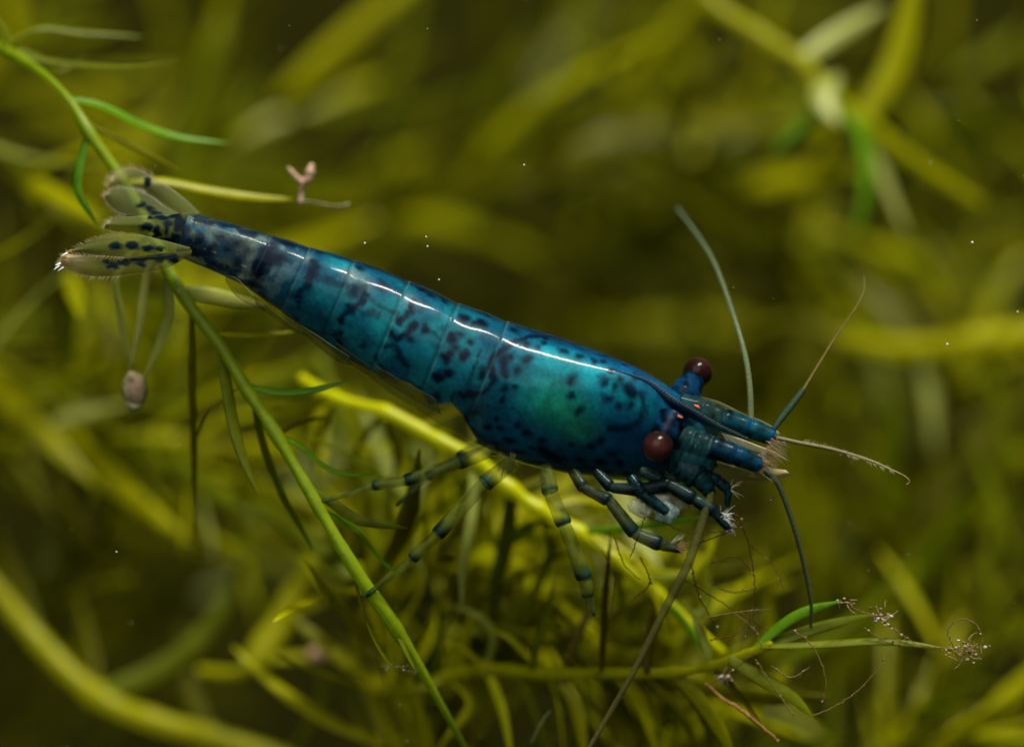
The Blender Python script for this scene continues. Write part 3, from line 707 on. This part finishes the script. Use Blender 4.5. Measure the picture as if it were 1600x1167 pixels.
# far uropod pair
o, A, B = plate('tail_fin', c1([(1015, 415), (900, 310), (780, 225), (690, 172), (600, 132), (520, 140), (452, 182)]), c1([(930, 440), (850, 395), (760, 335), (690, 285), (640, 262), (540, 247), (440, 252)]),
    lambda u, v: 22+34*u, SH, fan_col(marks1([(680, 220, 22, 34)]), rim=(.5, .42, .25), tip=.35)); fringe(A, B, 55, o)
o, A, B = plate('tail_fin', c1([(930, 440), (800, 372), (700, 302), (600, 262), (500, 252), (430, 280)]), c1([(760, 432), (660, 428), (580, 422), (510, 412), (450, 372), (415, 312)]),
    lambda u, v: 8+30*u, SH, fan_col(marks1([(650, 360, 42, 24), (700, 385, 40, 20), (740, 410, 40, 18)]), rim=(.30, .36, .28), a0=.30)); fringe(A, B, 38, o, ln=6)
# telson
o, A, B = plate('telson', c1([(990, 400), (850, 418), (740, 428), (640, 430), (520, 440), (435, 452)]), c1([(930, 660), (850, 615), (780, 590), (700, 562), (620, 540), (510, 530), (410, 508)]),
    lambda u, v: -18+16*u, SH, fan_col(marks1([(680, 495, 50, 34), (740, 530, 30, 50), (770, 440, 60, 26), (850, 430, 60, 24), (790, 580, 50, 26), (840, 590, 40, 34), (880, 480, 50, 60), (930, 520, 50, 110), (860, 560, 40, 40), (900, 600, 40, 50), (810, 480, 34, 30), (800, 520, 24, 40), (960, 470, 50, 60), (700, 440, 30, 14), (950, 600, 40, 60)]),
    rim=(.32, .36, .22), clear=(.26, .33, .12), a0=.34), dome=16, thick=8); fringe(A, B, -6, o, ln=6, u0=.8)
# near uropod pair
o, A, B = plate('tail_fin', c1([(950, 625), (720, 566), (600, 545), (480, 553), (350, 580), (215, 640)]), c1([(950, 650), (760, 684), (600, 692), (450, 682), (320, 672), (205, 655)]),
    lambda u, v: -52-16*u, SH, fan_col(marks1([(485, 615, 52, 28), (585, 615, 52, 30), (690, 628, 58, 26), (760, 640, 40, 18)]), rim=(.20, .22, .10), clear=(.28, .34, .10), a0=.32)); fringe(A, B, -68, o, ln=7)
o, A, B = plate('tail_fin', c1([(960, 640), (780, 662), (640, 682), (450, 682), (300, 680), (165, 665)]), c1([(955, 680), (780, 765), (640, 790), (480, 808), (330, 808), (220, 778), (135, 725)]),
    lambda u, v: -44-14*u, SH, fan_col(marks1([(460, 740, 50, 26), (530, 720, 60, 26), (620, 705, 60, 24), (700, 690, 60, 24), (640, 735, 50, 14), (760, 690, 50, 30), (830, 690, 60, 34), (420, 715, 30, 18)]), rim=(.65, .38, .10), clear=(.30, .33, .10), a0=.30, tip=.6)); fringe(A, B, -56, o, ln=8)
hairs('tail_spine', [((93, 415, -58), (84, 422, -60)), ((95, 412, -58), (86, 415, -60)), ((105, 396, -66), (95, 401, -66)), ((99, 418, -58), (90, 424, -58))], SH, (.8, .85, .8, 1), r=2.2)
# clear side plates hanging below the abdomen
for k, (up, lo, dd) in enumerate([
    ([(352, 430), (372, 436), (395, 462), (412, 480)], [(352, 440), (368, 462), (390, 476), (416, 488)], -38),
    ([(395, 458), (425, 484), (455, 508), (480, 522)], [(400, 476), (432, 500), (462, 520), (484, 528)], -46),
    ([(455, 500), (490, 520), (520, 540), (545, 556)], [(470, 518), (500, 545), (528, 565), (552, 572)], -55),
    ([(525, 535), (560, 560), (590, 580), (620, 596)], [(540, 560), (570, 575), (600, 592), (625, 602)], -60),
    ([(585, 570), (620, 590), (650, 606), (680, 622)], [(592, 590), (625, 612), (655, 630), (690, 648)], -62)]):
    plate('side_plate', up, lo, lambda u, v, dd=dd: dd+24*v, SH, fan_col([], rim=(.16, .22, .10), clear=(.20, .25, .09), a0=.34, rimw=.12), nu=24, nv=10, dome=4)

# ---- eyes on stalks
def eye(c, base, rs, label=None):
    axis = WA([c])[0]-WA([base])[0]; axis /= np.linalg.norm(axis)
    V, F, par = tube([base, tuple(np.array(base)*.65+np.array(c)*.35), tuple(np.array(base)*.33+np.array(c)*.67)], [rs*1.16, rs*1.04, rs*.90], n=16, sides=26)
    col = np.zeros((len(V), 4)); col[:] = (0.0008, 0.011, 0.029, 1)
    g = fbm(V[:, 0]/U/9, V[:, 2]/U/9, 31); col[:, :3] *= (0.1+1.9*sstep(.3, .7, g))[:, None]
    col[par > .8, :3] *= .4
    st = mesh('eye_stalk', V, F, M_BODY, SH, col)
    V, F = ellipsoid(c, (rs*1.06,)*3, nu=40, nv=28)
    n = (V-WA([c])[0])/(rs*1.06*U); d = n@axis
    g = fbm(n[:, 0]*3+5, n[:, 2]*3+5, 8)
    cc = np.array([0.034, 0.0105, 0.009])[None]*(0.35+1.1*sstep(-.2, 1.0, d))[:, None]*(0.8+.4*g)[:, None]
    mesh('eye', V, F, M_EYE, st, np.concatenate([cc, np.ones((len(V), 1))], 1))
eye((1028, 697, -105), (1050, 656, -72), 22.5)
eye((1090, 582, 17), (1066, 622, -26), 22.5)

# ---- rostrum: toothed keel running forward from the carapace ridge
def ridge_pt(x, up=0.0):   # a point on the dorsal ridge, raised by up
    R0 = Vb[:, NA//2]; k = int(np.argmin(np.abs(R0[:, 0]-x))); return R0[k]+up*np.array([.235, -.65, -.72])
CR = np.array([ridge_pt(915, -1.5), ridge_pt(950, 0.5), ridge_pt(985, 2), ridge_pt(1015, 4), (1052, 623, -78), (1090, 645, -76), (1130, 667, -70), (1172, 687, -62)], float)
hk = np.array([1.5, 3, 5, 7, 9, 8, 6, 1.2])
RP = [tuple(c+h*np.array([-.235, .65, .72])) for c, h in zip(CR, hk)]
V, F, par = tube(RP, list(hk), n=70, sides=18, flat=.7, ref=(-.245, -.69, -.68))
col = np.zeros((len(V), 4)); col[:] = (0.001, 0.007, 0.020, .97); kb = (1-sstep(.3, .6, par))[:, None]; col[:, :3] = col[:, :3]*(1-kb)+np.array((0.002, 0.03, 0.075))*kb; t = sstep(.6, .9, par)[:, None]
col[:, :3] = col[:, :3]*(1-t)+np.array((0.008, 0.035, 0.04))*t; col[:, 3] -= .4*t[:, 0]
ro = mesh('rostrum', V, F, M_BODY, SH, col)
q = spline(CR, 64); ac = Acc()
for i in range(14, 62, 1):
    p_ = q[i]; k = (1-(i-14)/64)*min(1, (i-12)/16)
    w_ = rnd.uniform(-1, 1); a = (p_[0]-1+w_, p_[1]+1, p_[2]+1); b = (p_[0]+4+w_, p_[1]-1.5*k, p_[2]-3*k)
    V, F, par = tube([a, b], [1.3*k+.5, .3], n=4, sides=5); ac.add(V, F, (.12, .11, .08, 1))
V, F, Cx = ac.out(); mesh('teeth', V, F, M_HAIR, ro, Cx)

# ---- jointed limbs
_gx, _gy = np.meshgrid(np.arange(400.)/14, np.arange(24.)/24*64, indexing='ij')
GM = 0.25+1.6*sstep(.25, .75, vnoise(_gx, _gy*.14, 77))
def limb(name, pts, radii, colf, label=None, sides=16, n=90, parent=None, mat=None, flat=1.0):
    """pts at joints; a bulge and darker band before each joint"""
    P = np.array(path3(pts), float); seg = np.linalg.norm(np.diff(P, axis=0), axis=1); cum = np.concatenate([[0], np.cumsum(seg)]); cum /= cum[-1]
    tt = np.linspace(0, 1, n); X = np.stack([np.interp(tt, cum, P[:, k]) for k in range(3)], 1)
    ker = np.array([1, 2, 1])/4
    for _ in range(2):
        for k in range(3): X[1:-1, k] = np.convolve(X[:, k], ker, 'valid')
    r = np.interp(tt, np.linspace(0, 1, len(radii)) if len(radii) != len(cum) else cum, radii)
    near = np.array([min(abs(t-c) for c in cum[1:-1]) if len(cum) > 2 else 1 for t in tt])
    L = seg.sum(); r = r*(1-.10*np.exp(-(near*L/2.2)**2)+.03*np.exp(-((near*L-9)/6)**2))
    if name in ('leg', 'mouthpart'):      # every joint piece widens towards its far end
        jj = np.clip(np.searchsorted(cum, tt, 'right')-1, 0, len(seg)-1); ff = (tt-cum[jj])/(cum[jj+1]-cum[jj]); r = r*(0.86+.22*ff**1.3*np.where(jj == len(seg)-1, 0, 1)+.05*np.sin(3.1*ff))
    Xw = WA(X); T, Nn, B = frames(Xw, (0, -1, 0)); V = []; Cl = []; F = []
    for i in range(n):
        j = min(int(np.searchsorted(cum, tt[i], 'right')-1), len(seg)-1); f = (tt[i]-cum[j])/(cum[j+1]-cum[j])
        c = colf(j, f, tt[i])
        for k in range(sides):
            a = 2*math.pi*k/sides; g_ = GM[int(i*3+tt[0]) % 400, int(k*24/sides)]; V.append(Xw[i]+r[i]*U*(B[i]*math.cos(a)+Nn[i]*math.sin(a)*flat)); Cl.append((c[0]*g_, c[1]*g_, c[2]*g_, c[3]))
    for i in range(n-1):
        for k in range(sides):
            k2 = (k+1) % sides; F.append((i*sides+k, i*sides+k2, (i+1)*sides+k2, (i+1)*sides+k))
    V.append(Xw[0]); Cl.append(Cl[0]); V.append(Xw[-1]+T[-1]*r[-1]*U*.6); Cl.append(Cl[-1]); a, b = len(V)-2, len(V)-1; m_ = (n-1)*sides
    for k in range(sides):
        k2 = (k+1) % sides; F.append((a, k2, k)); F.append((b, m_+k, m_+k2))
    o = mesh(name, V, F, mat or M_LIMB, parent or SH, Cl)
    if label: o['label'] = label
    return o
def legcol(clear=(0.055, 0.075, 0.012), dark=(0.001, 0.013, 0.010), a0=.32, hard=.55):
    def f(j, q, t):
        k = float(sstep(hard, .97, q))**1.4; c = np.array(clear)*(1-k)+np.array(dark)*k; a = a0*(1-k)+.93*k
        if q > .988: c = np.array(clear)*.9; a = .6
        if clear[0] < .03: c = c*.6
        return (*c, a)
    return f
limb('leg', [(775, 700, -20), (715, 723, -30), (632, 751, -20), (582, 759, -5), (490, 788, 0)], [12, 11, 9, 7.5, 3.5], legcol())
limb('leg', [(800, 722, -30), (755, 757, -50), (682, 836, -40), (643, 874, -30), (570, 932, -20)], [13, 12.5, 10.5, 8.5, 4], legcol())
limb('leg', [(852, 728, -55), (860, 770, -70), (882, 820, -75), (914, 905, -70), (919, 932, -66), (929, 962, -60)], [12, 12.5, 12, 12, 9, 3], legcol())
limb('leg', [(895, 735, -50), (912, 762, -65), (952, 782, -75), (992, 834, -80), (1032, 850, -82), (1062, 860, -82)], [10, 9, 10, 10.5, 11, 5], legcol((0.026, 0.038, 0.018), (0.002, 0.012, 0.014), .75, .45))
limb('leg', [(930, 735, -50), (955, 762, -62), (1000, 765, -66), (1045, 757, -70), (1085, 780, -75), (1117, 800, -78), (1140, 828, -78)], [9, 9, 10, 12, 11, 10, 6], legcol((0.008, 0.022, 0.02), (0.001, 0.007, 0.011), .92, .35))
limb('leg', [(760, 690, 70), (715, 715, 60), (665, 745, 50), (620, 790, 40)], [9, 8, 7, 3], legcol((0.07, 0.10, 0.03)), 'leg of the far side seen through the near ones')
# mouthparts, feeding limbs
limb('mouthpart', [(985, 745, -60), (1005, 772, -70), (1042, 800, -76)], [9, 11, 9], legcol((0.004, 0.026, 0.032), (0.002, 0.015, 0.02), .92))
limb('mouthpart', [(1060, 725, -70), (1092, 742, -74), (1112, 775, -74)], [22, 22, 9], legcol((0.004, 0.022, 0.026), (0.002, 0.01, 0.012), .9), flat=.5)
limb('mouthpart', [(1090, 735, -62), (1122, 752, -62), (1138, 764, -60), (1136, 790, -60)], [9, 10, 8, 5], legcol((0.005, 0.028, 0.035), (0.004, 0.02, 0.03), .85))
limb('mouthpart', [(1000, 735, -45), (1035, 750, -52), (1075, 742, -56)], [9, 11, 10], legcol((0.02, 0.05, 0.04), (0.004, 0.03, 0.035), .85))
for (c, r, rz, colr, a) in [((1000, 795, -66), (20, 9, 12), 25, (.42, .46, .32), .5), ((1024, 776, -58), (26, 9, 13), 18, (.55, .58, .52), .55), ((1055, 780, -54), (26, 8, 14), 22, (.34, .34, .22), .42), ((1042, 800, -70), (20, 9, 17), 0, (.16, .24, .22), .6)]:
    a_ = math.radians(rz); rot = np.array([[math.cos(a_), 0, math.sin(a_)], [0, 1, 0], [-math.sin(a_), 0, math.cos(a_)]])
    V, F = ellipsoid(c, r, rot); g = fbm(V[:, 0]/U/7, V[:, 2]/U/7, 3)
    V = V+(g-.5)[:, None]*(V-WA([c])[0])*.35
    cc = np.array(colr)[None]*(.45+1.1*g)[:, None]
    mesh('mouth_lobe', V, F, M_LIMB, SH, np.concatenate([cc, np.full((len(V), 1), a)*(.6+.8*g[:, None])], 1))
def tuft(c, dr, n, ln, spread, col, name='bristles', r=.8, cr=6, curve=1.0):
    rts = []
    b = math.atan2(dr[1], dr[0])
    for _ in range(n):
        a = b+rnd.gauss(0, spread); l = ln*rnd.uniform(.5, 1.25)
        p0 = (c[0]+rnd.uniform(-cr, cr), c[1]+rnd.uniform(-cr, cr), c[2]+rnd.uniform(-cr, cr))
        rts.append((p0, (p0[0]+math.cos(a)*l, p0[1]+math.sin(a)*l, p0[2]+rnd.uniform(-.4, .4)*l)))
    return hairs(name, rts, SH, col, r=r, curve=curve)
tuft((1130, 806, -80), (1, .1), 22, 18, .7, (.55, .58, .55, .85), r=.45)
tuft((1138, 824, -78), (.5, .7), 18, 12, .8, (.25, .20, .20, .8), r=.5)
tuft((1141, 764, -62), (1, 0), 9, 20, .6, (.6, .55, .42, .8), r=.7, cr=3)
tuft((1058, 856, -82), (1, -.2), 26, 20, .7, (.22, .13, .07, .8), r=.5)
tuft((1050, 848, -82), (.7, -.8), 6, 26, .3, (.30, .28, .22, .9), r=.6, cr=3)
tuft((795, 718, -40), (-.4, 1), 26, 24, .4, (.20, .22, .08, .6), r=.7, cr=12)
tuft((855, 745, -60), (-.6, 1), 14, 22, .4, (.20, .22, .08, .6), r=.7, cr=8)

# ---- antennules: blue jointed stalks with feathery edges, and clear antennal scales
def stalkcol(c0=(0.004, 0.085, 0.125), dark=(0.001, 0.02, 0.06)):
    def f(j, q, t):
        g = .6+.8*vnoise(np.array([t*17.0]), np.array([3.3+j]), 5)[0]
        c = np.array(c0)*g*.27; k = float(sstep(.75, 1, q)); c = c*(1-k*.6)+np.array(dark)*k*.6; a = .94
        if j < 2: c = np.array((.006, .026, .028))*g; a = .6
        if q < .015: c = np.array((.02, .05, .05)); a = .8
        return (*c, a)
    return f
def clearstalk(j, q, t): return (0.02, 0.085, 0.085, .62)
limb('antennule_stalk', [(1060, 632, -40), (1095, 640, -40), (1128, 656, -40), (1172, 669, -40), (1207, 683, -42)], [20, 19, 19, 16, 14], stalkcol())
limb('antennule_stalk', [(1055, 680, -66), (1085, 690, -76), (1110, 697, -84), (1150, 711, -86), (1186, 727, -86)], [22, 20, 18, 16.5, 13], stalkcol((0.003, 0.05, 0.095)))
limb('antenna_base', [(1050, 705, -50), (1085, 715, -66), (1112, 725, -70)], [34, 28, 16], lambda j, q, t: (0.005, 0.032, 0.04, .8), flat=.7)
scal = fan_col([], rim=(.34, .33, .18), clear=(.10, .12, .045), a0=.45, rimw=.07, tip=.55)
o, A, B = plate('antennal_scale', [(1070, 708), (1110, 718), (1150, 728), (1190, 730), (1228, 734)], [(1070, 742), (1110, 751), (1160, 753), (1205, 751), (1236, 742)], lambda u, v: -58-6*u, SH, scal, dome=5); 
o2, A2, B2 = plate('antennal_scale', [(1090, 618), (1125, 628), (1160, 645), (1200, 662), (1228, 684)], [(1085, 645), (1120, 652), (1160, 668), (1195, 684), (1226, 700)], lambda u, v: -8-6*u, SH, scal, dome=5)
rts = []
for i in range(46):
    t = i/45; x = 1126+78*t; y = 674+30*t
    rts.append(((x, y, -52), (x+20+8*t, y+22-6*t, -50)))
hairs('feather_fringe', rts, SH, (.36, .36, .22, .75), r=.95, curve=1.0)
rts = []
for i in range(150):
    t = rnd.random(); x = 1172+36*t+rnd.uniform(-6, 6); y = 738-52*t+rnd.uniform(-8, 8); l = rnd.uniform(14, 38)
    a = math.radians(18+rnd.gauss(0, 12)+(18*t))
    rts.append(((x, y, -60+rnd.uniform(-22, 22)), (min(1246, x+math.cos(a)*l), y+math.sin(a)*l, -58+rnd.uniform(-24, 24))))
hairs('feather_fringe', rts, SH, lambda a: random.Random(a[0]).choice([(.40, .20, .07, .55), (.30, .24, .13, .4), (.32, .30, .24, .45), (.12, .11, .04, .5)]), r=.5, curve=2.5)
for (c, ln) in [((1059, 650, -93), 7), ((1089, 635, -66), 4)]:  # orange glints on the head, put in as small coloured slivers
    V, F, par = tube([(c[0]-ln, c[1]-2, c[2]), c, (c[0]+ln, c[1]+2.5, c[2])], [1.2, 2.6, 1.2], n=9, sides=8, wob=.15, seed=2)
    mesh('painted_glint', V, F, M_BODY, SH, np.tile(np.array([.55, .13, .05, 1.]), (len(V), 1)))

# ---- antennae
def feeler(pts, R, c0, c1, a=.9, n=110, bead=.12, label=None):
    X = spline(np.array(path3(pts), float), n)
    V, F, par = tube([tuple(x) for x in X], R, n=n, sides=8)
    k = par[:, None]; cc = np.array(c0)*(1-k)+np.array(c1)*k
    ring = .90+.2*(np.floor(par*n) % 2); cc = cc*ring[:, None]
    o = mesh('antenna', V, F, M_LIMB, SH, np.concatenate([cc, np.full((len(V), 1), a)], 1))
    if label: o['label'] = label
    return o
feeler([(1172, 668, -40), (1173, 645, -38), (1171, 600, -30), (1163, 550, -5), (1142, 480, 40), (1118, 415, 100), (1093, 372, 160), (1058, 325, 240)], [5.5, 5, 4.6, 4.2, 3.8, 3.4, 3, 2.4], (.11, .14, .06), (.10, .14, .08), .62)
feeler([(1206, 676, -45), (1216, 660, -40), (1236, 634, -30), (1256, 608, -22)], [4, 5.5, 5.6, 4.4], (.02, .04, .025), (.03, .05, .03), .92, n=44)
feeler([(1255, 609, -22), (1280, 568, -10), (1310, 520, 0), (1336, 482, 10), (1349, 455, 20), (1350, 430, 30)], [2.4, 2.2, 1.9, 1.6, 1.3, .8], (.13, .10, .03), (.14, .12, .03), .85)
feeler([(1214, 684, -50), (1250, 692, -50), (1300, 702, -45), (1355, 718, -40), (1395, 735, -35), (1415, 745, -30), (1421, 753, -28), (1416, 757, -28)], [3.4, 3.4, 3.2, 3, 2.6, 2.2, 1.6, 1], (.12, .11, .05), (.22, .18, .09), .9)
feeler([(1196, 735, -70), (1216, 758, -66), (1240, 822, -50), (1258, 890, -30), (1267, 940, -15), (1267, 980, 0)], [4.4, 4.2, 4, 3.8, 3.2, 2.4], (.035, .05, .03), (.05, .065, .02), .88)
feeler([(1112, 770, -72), (1100, 806, -84), (1075, 880, -92), (1040, 950, -84), (992, 1045, -70), (955, 1110, -55), (905, 1195, -40)], [7, 7.6, 7, 6, 5, 4.4, 3.6], (.05, .055, .012), (.10, .095, .03), .55, n=190)
rts = []
for i in range(60):
    t = i/59; x = 1245+150*t; y = 690+46*t**1.3; rts.append(((x, y, -45), (x+3, y+rnd.choice([-1, 1])*rnd.uniform(4, 8), -45)))
hairs('antenna_bristles', rts, SH, (.4, .36, .2, .8), r=.6)

# ------------------------------------------------------------------ small things among the plants
def col_of(V, c, s, seed=1, amp=.9):
    g = fbm(V[:, 0]/U/s, V[:, 2]/U/s, seed); cc = np.array(c)[None]*((1-amp/2)+amp*g)[:, None]
    return np.concatenate([cc, np.ones((len(V), 1))], 1)
# little pinkish snail stuck where three leaf tips meet
root = thing('snail', (209, 636, 120), 'tiny pinkish-grey snail hanging where three pale leaf tips meet', 'snail')
V, F = ellipsoid((210, 608, 118), (21, 18, 27), nu=32, nv=22); g = fbm(V[:, 0]/U/9, V[:, 2]/U/9, 5)
V = V+(g-.5)[:, None]*(V-WA([(210, 608, 118)])[0])*.25
cc = np.array([.22, .18, .10])[None]*(.5+.9*g)[:, None]
pk = np.exp(-(((V[:, 0]-W((216, 604, 118))[0])/(11*U))**2+((V[:, 2]-W((216, 604, 118))[2])/(14*U))**2))[:, None]; cc = cc*(1-pk*.8)+np.array([.33, .21, .15])*pk*.8
dk = np.exp(-(((V[:, 0]-W((206, 594, 118))[0])/(4*U))**2+((V[:, 2]-W((206, 594, 118))[2])/(4*U))**2))[:, None]; cc = cc*(1-dk)+np.array([.03, .03, .02])*dk
ed = np.clip(np.abs(V[:, 0]-W((210, 608, 118))[0])/(21*U), 0, 1)[:, None]**3
mesh('shell', V, F, M_DEBRIS, root, np.concatenate([cc*(1-ed)+np.array([.12, .16, .05])*ed, np.ones((len(V), 1))], 1))
V, F, par = tube([(200, 628, 114), (207, 636, 110), (218, 634, 110)], [5, 6, 3], n=10, sides=8); mesh('foot', V, F, M_DEBRIS, root, col_of(V, (.25, .25, .14), 5))
# forked pink polyp on a leaf tip
root = thing('polyp', (470, 312, 150), 'small forked pinkish-white polyp on the tip of a leaf', 'polyp')
for nm, P_, R_ in [('stalk', [(469, 316, 150), (471, 300, 150), (473, 285, 148)], [4, 4, 5]), ('arm', [(473, 285, 148), (462, 276, 146), (450, 262, 144)], [5, 4.5, 2.5]), ('arm', [(473, 285, 148), (482, 278, 146), (487, 258, 144)], [7, 8, 5])]:
    V, F, par = tube(P_, R_, n=14, sides=9, wob=.1, seed=3); mesh(nm, V, F, M_DEBRIS, root, col_of(V, (.36, .24, .16), 5))
V, F, par = tube([(466, 312, 150), (500, 318, 150), (528, 322, 150), (545, 319, 150)], [1.6, 1.4, 1.4, 3], n=20, sides=5); mesh('thread', V, F, M_DEBRIS, root, col_of(V, (.22, .20, .09), 5))
V, F = ellipsoid((500, 1021, 560), (20, 16, 14)); g = fbm(V[:, 0]/U/8, V[:, 2]/U/8, 5); V = V+(g-.5)[:, None]*(V-WA([(500, 1021, 560)])[0])*.6
tag(mesh('debris_clump', V, F, M_DEBRIS, None, col_of(V, (.55, .33, .20), 8)), 'blurred pinkish crumb of debris on a yellow leaf below the tail', 'debris')
# debris tufts on the tip leaves
def clump(c, n, r, label, cols, size=(.9, 3.4)):
    ac = Acc()
    for _ in range(n):
        p_ = (c[0]+rnd.gauss(0, r[0]), c[1]+rnd.gauss(0, r[1]), c[2]+rnd.gauss(0, 6)); s = rnd.uniform(*size)
        V, F = ellipsoid(p_, (s, s*.8, s*rnd.uniform(.5, 1)), nu=7, nv=5); ac.add(V, F, (*rnd.choice(cols), 1))
    for _ in range(n//3):
        p_ = (c[0]+rnd.gauss(0, r[0]), c[1]+rnd.gauss(0, r[1]), c[2]); a = rnd.uniform(0, 6.28); l = rnd.uniform(8, 24)
        V, F, par = tube([p_, (p_[0]+math.cos(a)*l*.5+rnd.uniform(-4, 4), p_[1]+math.sin(a)*l*.5+rnd.uniform(-4, 4), c[2]), (p_[0]+math.cos(a)*l, p_[1]+math.sin(a)*l, c[2])], [.9, .8, .4], n=6, sides=4); ac.add(V, F, (.22, .15, .07, 1))
    V, F, Cx = ac.out(); return tag(mesh('debris_tuft', V, F, M_DEBRIS, None, Cx), label, 'debris', 'debris tufts on leaf tips')
DC_ = [(.16, .10, .045), (.24, .18, .10), (.10, .06, .02), (.36, .31, .24)]
clump((1510, 1017, -22), 46, (16, 7), 'brown tuft of debris at the end of the longest tip leaf', DC_)
clump((1375, 964, -10), 24, (8, 6), 'brown tuft of debris on the broad tip leaf', DC_, (1.2, 3.6))
clump((1318, 940, -20), 12, (8, 3), 'brown tuft of debris on the upper slender tip leaf', DC_, (1, 2.6))
clump((1132, 1062, 40), 12, (6, 4), 'pale crumb of debris at the node of the level sprig', [(.5, .52, .45), (.36, .28, .16)], (2, 5))
clump((625, 1040, 20), 20, (26, 2.4), 'thin row of whitish debris across the stem end', [(.4, .42, .34), (.25, .25, .14)], (.8, 2))
# algae threads
def thread(pts, r, col, label, beads=0, group='algae threads'):
    P_ = spline(np.array(path3(pts), float), 40); P_[1:-1, :2] += np.array([[rnd.gauss(0, .6), rnd.gauss(0, .6)] for _ in range(38)])
    ac = Acc(); V, F, par = tube([tuple(q) for q in P_], [r, r, r*.6], n=60, sides=5); ac.add(V, F, (*col, 1))
    for _ in range(beads):
        q = P_[rnd.randrange(40)]; s = rnd.choice([.7, .8, 1, 1.2, 2.2]); V, F = ellipsoid((q[0]+rnd.uniform(-2, 2), q[1]+rnd.uniform(-2, 2), q[2]), (s, s, s), nu=6, nv=4); ac.add(V, F, (*rnd.choice(DC_), 1))
    V, F, Cx = ac.out(); tag(mesh('algae_thread', V, F, M_DEBRIS, None, Cx), label, 'algae', group)
RED, TAN = (.075, .028, .009), (.13, .085, .025)
LT = 'thin reddish-brown algae thread tangled under the head of the shrimp'
for pts in [[(1000, 800, -60), (1040, 818, -60), (1080, 832, -50), (1150, 828, -40)], [(1060, 862, -60), (1100, 845, -50), (1150, 825, -40), (1220, 770, -40)], [(985, 870, -20), (1000, 830, -30), (1010, 800, -30)], [(940, 860, 20), (960, 900, 10), (955, 960, 20)],
            [(1150, 800, -20), (1172, 860, -10), (1178, 930, 0), (1165, 1000, 0)], [(1060, 900, 0), (1110, 930, 0), (1160, 960, 0), (1200, 985, 0)], [(1105, 965, -10), (1160, 955, -10), (1205, 952, -10)], [(1110, 1000, 0), (1150, 990, 0), (1180, 960, 0)],
            [(1080, 880, 0), (1092, 930, 0), (1120, 980, 10)], [(1170, 850, 0), (1205, 880, 0), (1225, 920, 0)], [(1000, 870, 0), (1015, 910, 0), (985, 940, 0)], [(960, 840, 10), (975, 880, 10), (1000, 905, 10)], [(1180, 1020, -10), (1140, 1050, -5), (1100, 1075, 0)],
            [(1125, 790, -40), (1160, 810, -30), (1190, 812, -30)], [(1150, 960, 0), (1180, 985, 0), (1190, 1010, 0)], [(1105, 905, 10), (1140, 925, 10), (1185, 918, 10)], [(1110, 880, 10), (1150, 870, 10), (1180, 900, 10)]]:
    thread(pts, rnd.uniform(.7, 1.1), RED if rnd.random() < .65 else TAN, LT, 4)
LB = 'fine beaded brown algae thread hanging from the tip leaves of the level sprig'
for pts in [[(1240, 985, -20), (1270, 1010, -20), (1290, 1060, -15), (1285, 1100, -10)], [(1270, 1118, -10), (1310, 1100, -10), (1350, 1070, -10), (1388, 1020, -10)], [(1375, 965, -10), (1400, 985, -12), (1430, 1005, -15)], [(1320, 940, -20), (1345, 955, -15), (1372, 962, -10)],
            [(1490, 1015, -20), (1482, 985, -20), (1500, 967, -20), (1525, 975, -20), (1536, 1000, -20), (1530, 1015, -20)], [(1205, 1040, -10), (1235, 1058, -10), (1265, 1042, -10)], [(1350, 980, -10), (1380, 1000, -10), (1420, 1010, -10)], [(1440, 1008, -20), (1470, 1012, -20), (1510, 1018, -20)],
            [(1240, 1118, 0), (1200, 1060, 0), (1180, 1030, 0)]]:
    thread(pts, rnd.uniform(.8, 1.2), TAN, LB, 9, 'beaded algae threads')
thread([(1102, 1068, 40), (1135, 1095, 35), (1160, 1110, 30), (1215, 1155, 20)], 3.0, (.22, .12, .03), 'thick rusty-brown algae strand trailing from the node of the level sprig', 24, 'algae strands')
thread([(715, 955, 130), (700, 980, 130), (695, 1010, 130), (700, 1040, 130)], .9, (.05, .04, .01), 'fine dark thread hanging off the whitish leaf tip', 0)
thread([(860, 1110, 100), (845, 1130, 100), (830, 1160, 100)], .9, (.2, .2, .1), 'short pale thread between the drooping leaves of the level sprig', 0)
# specks drifting in the water
ac = Acc()
for _ in range(120):
    d = rnd.uniform(-260, 420); p_ = (rnd.uniform(-40, 1640), rnd.uniform(-30, 1190), d); s = rnd.choice([.45, .5, .6, .6, .7, .9])
    V, F = ellipsoid(p_, (s, s, s*rnd.uniform(.6, 1.3)), nu=6, nv=4); ac.add(V, F, (.4, .4, .25, 1))
for (x, y, s) in [(1519, 379, 3.0), (570, 380, 2.2), (668, 385, 2), (666, 370, 1.6), (819, 258, 2), (1480, 538, 3), (1590, 487, 2), (182, 862, 2), (686, 437, 2)]:
    V, F = ellipsoid((x, y, -20), (s*.6, s*.6, s*.6), nu=8, nv=6); ac.add(V, F, (.8, .8, .7, 1))
V, F, Cx = ac.out()
tag(mesh('floating_specks', V, F, M_DEBRIS, None, Cx), 'tiny pale specks drifting in the water', 'specks', kind='stuff')
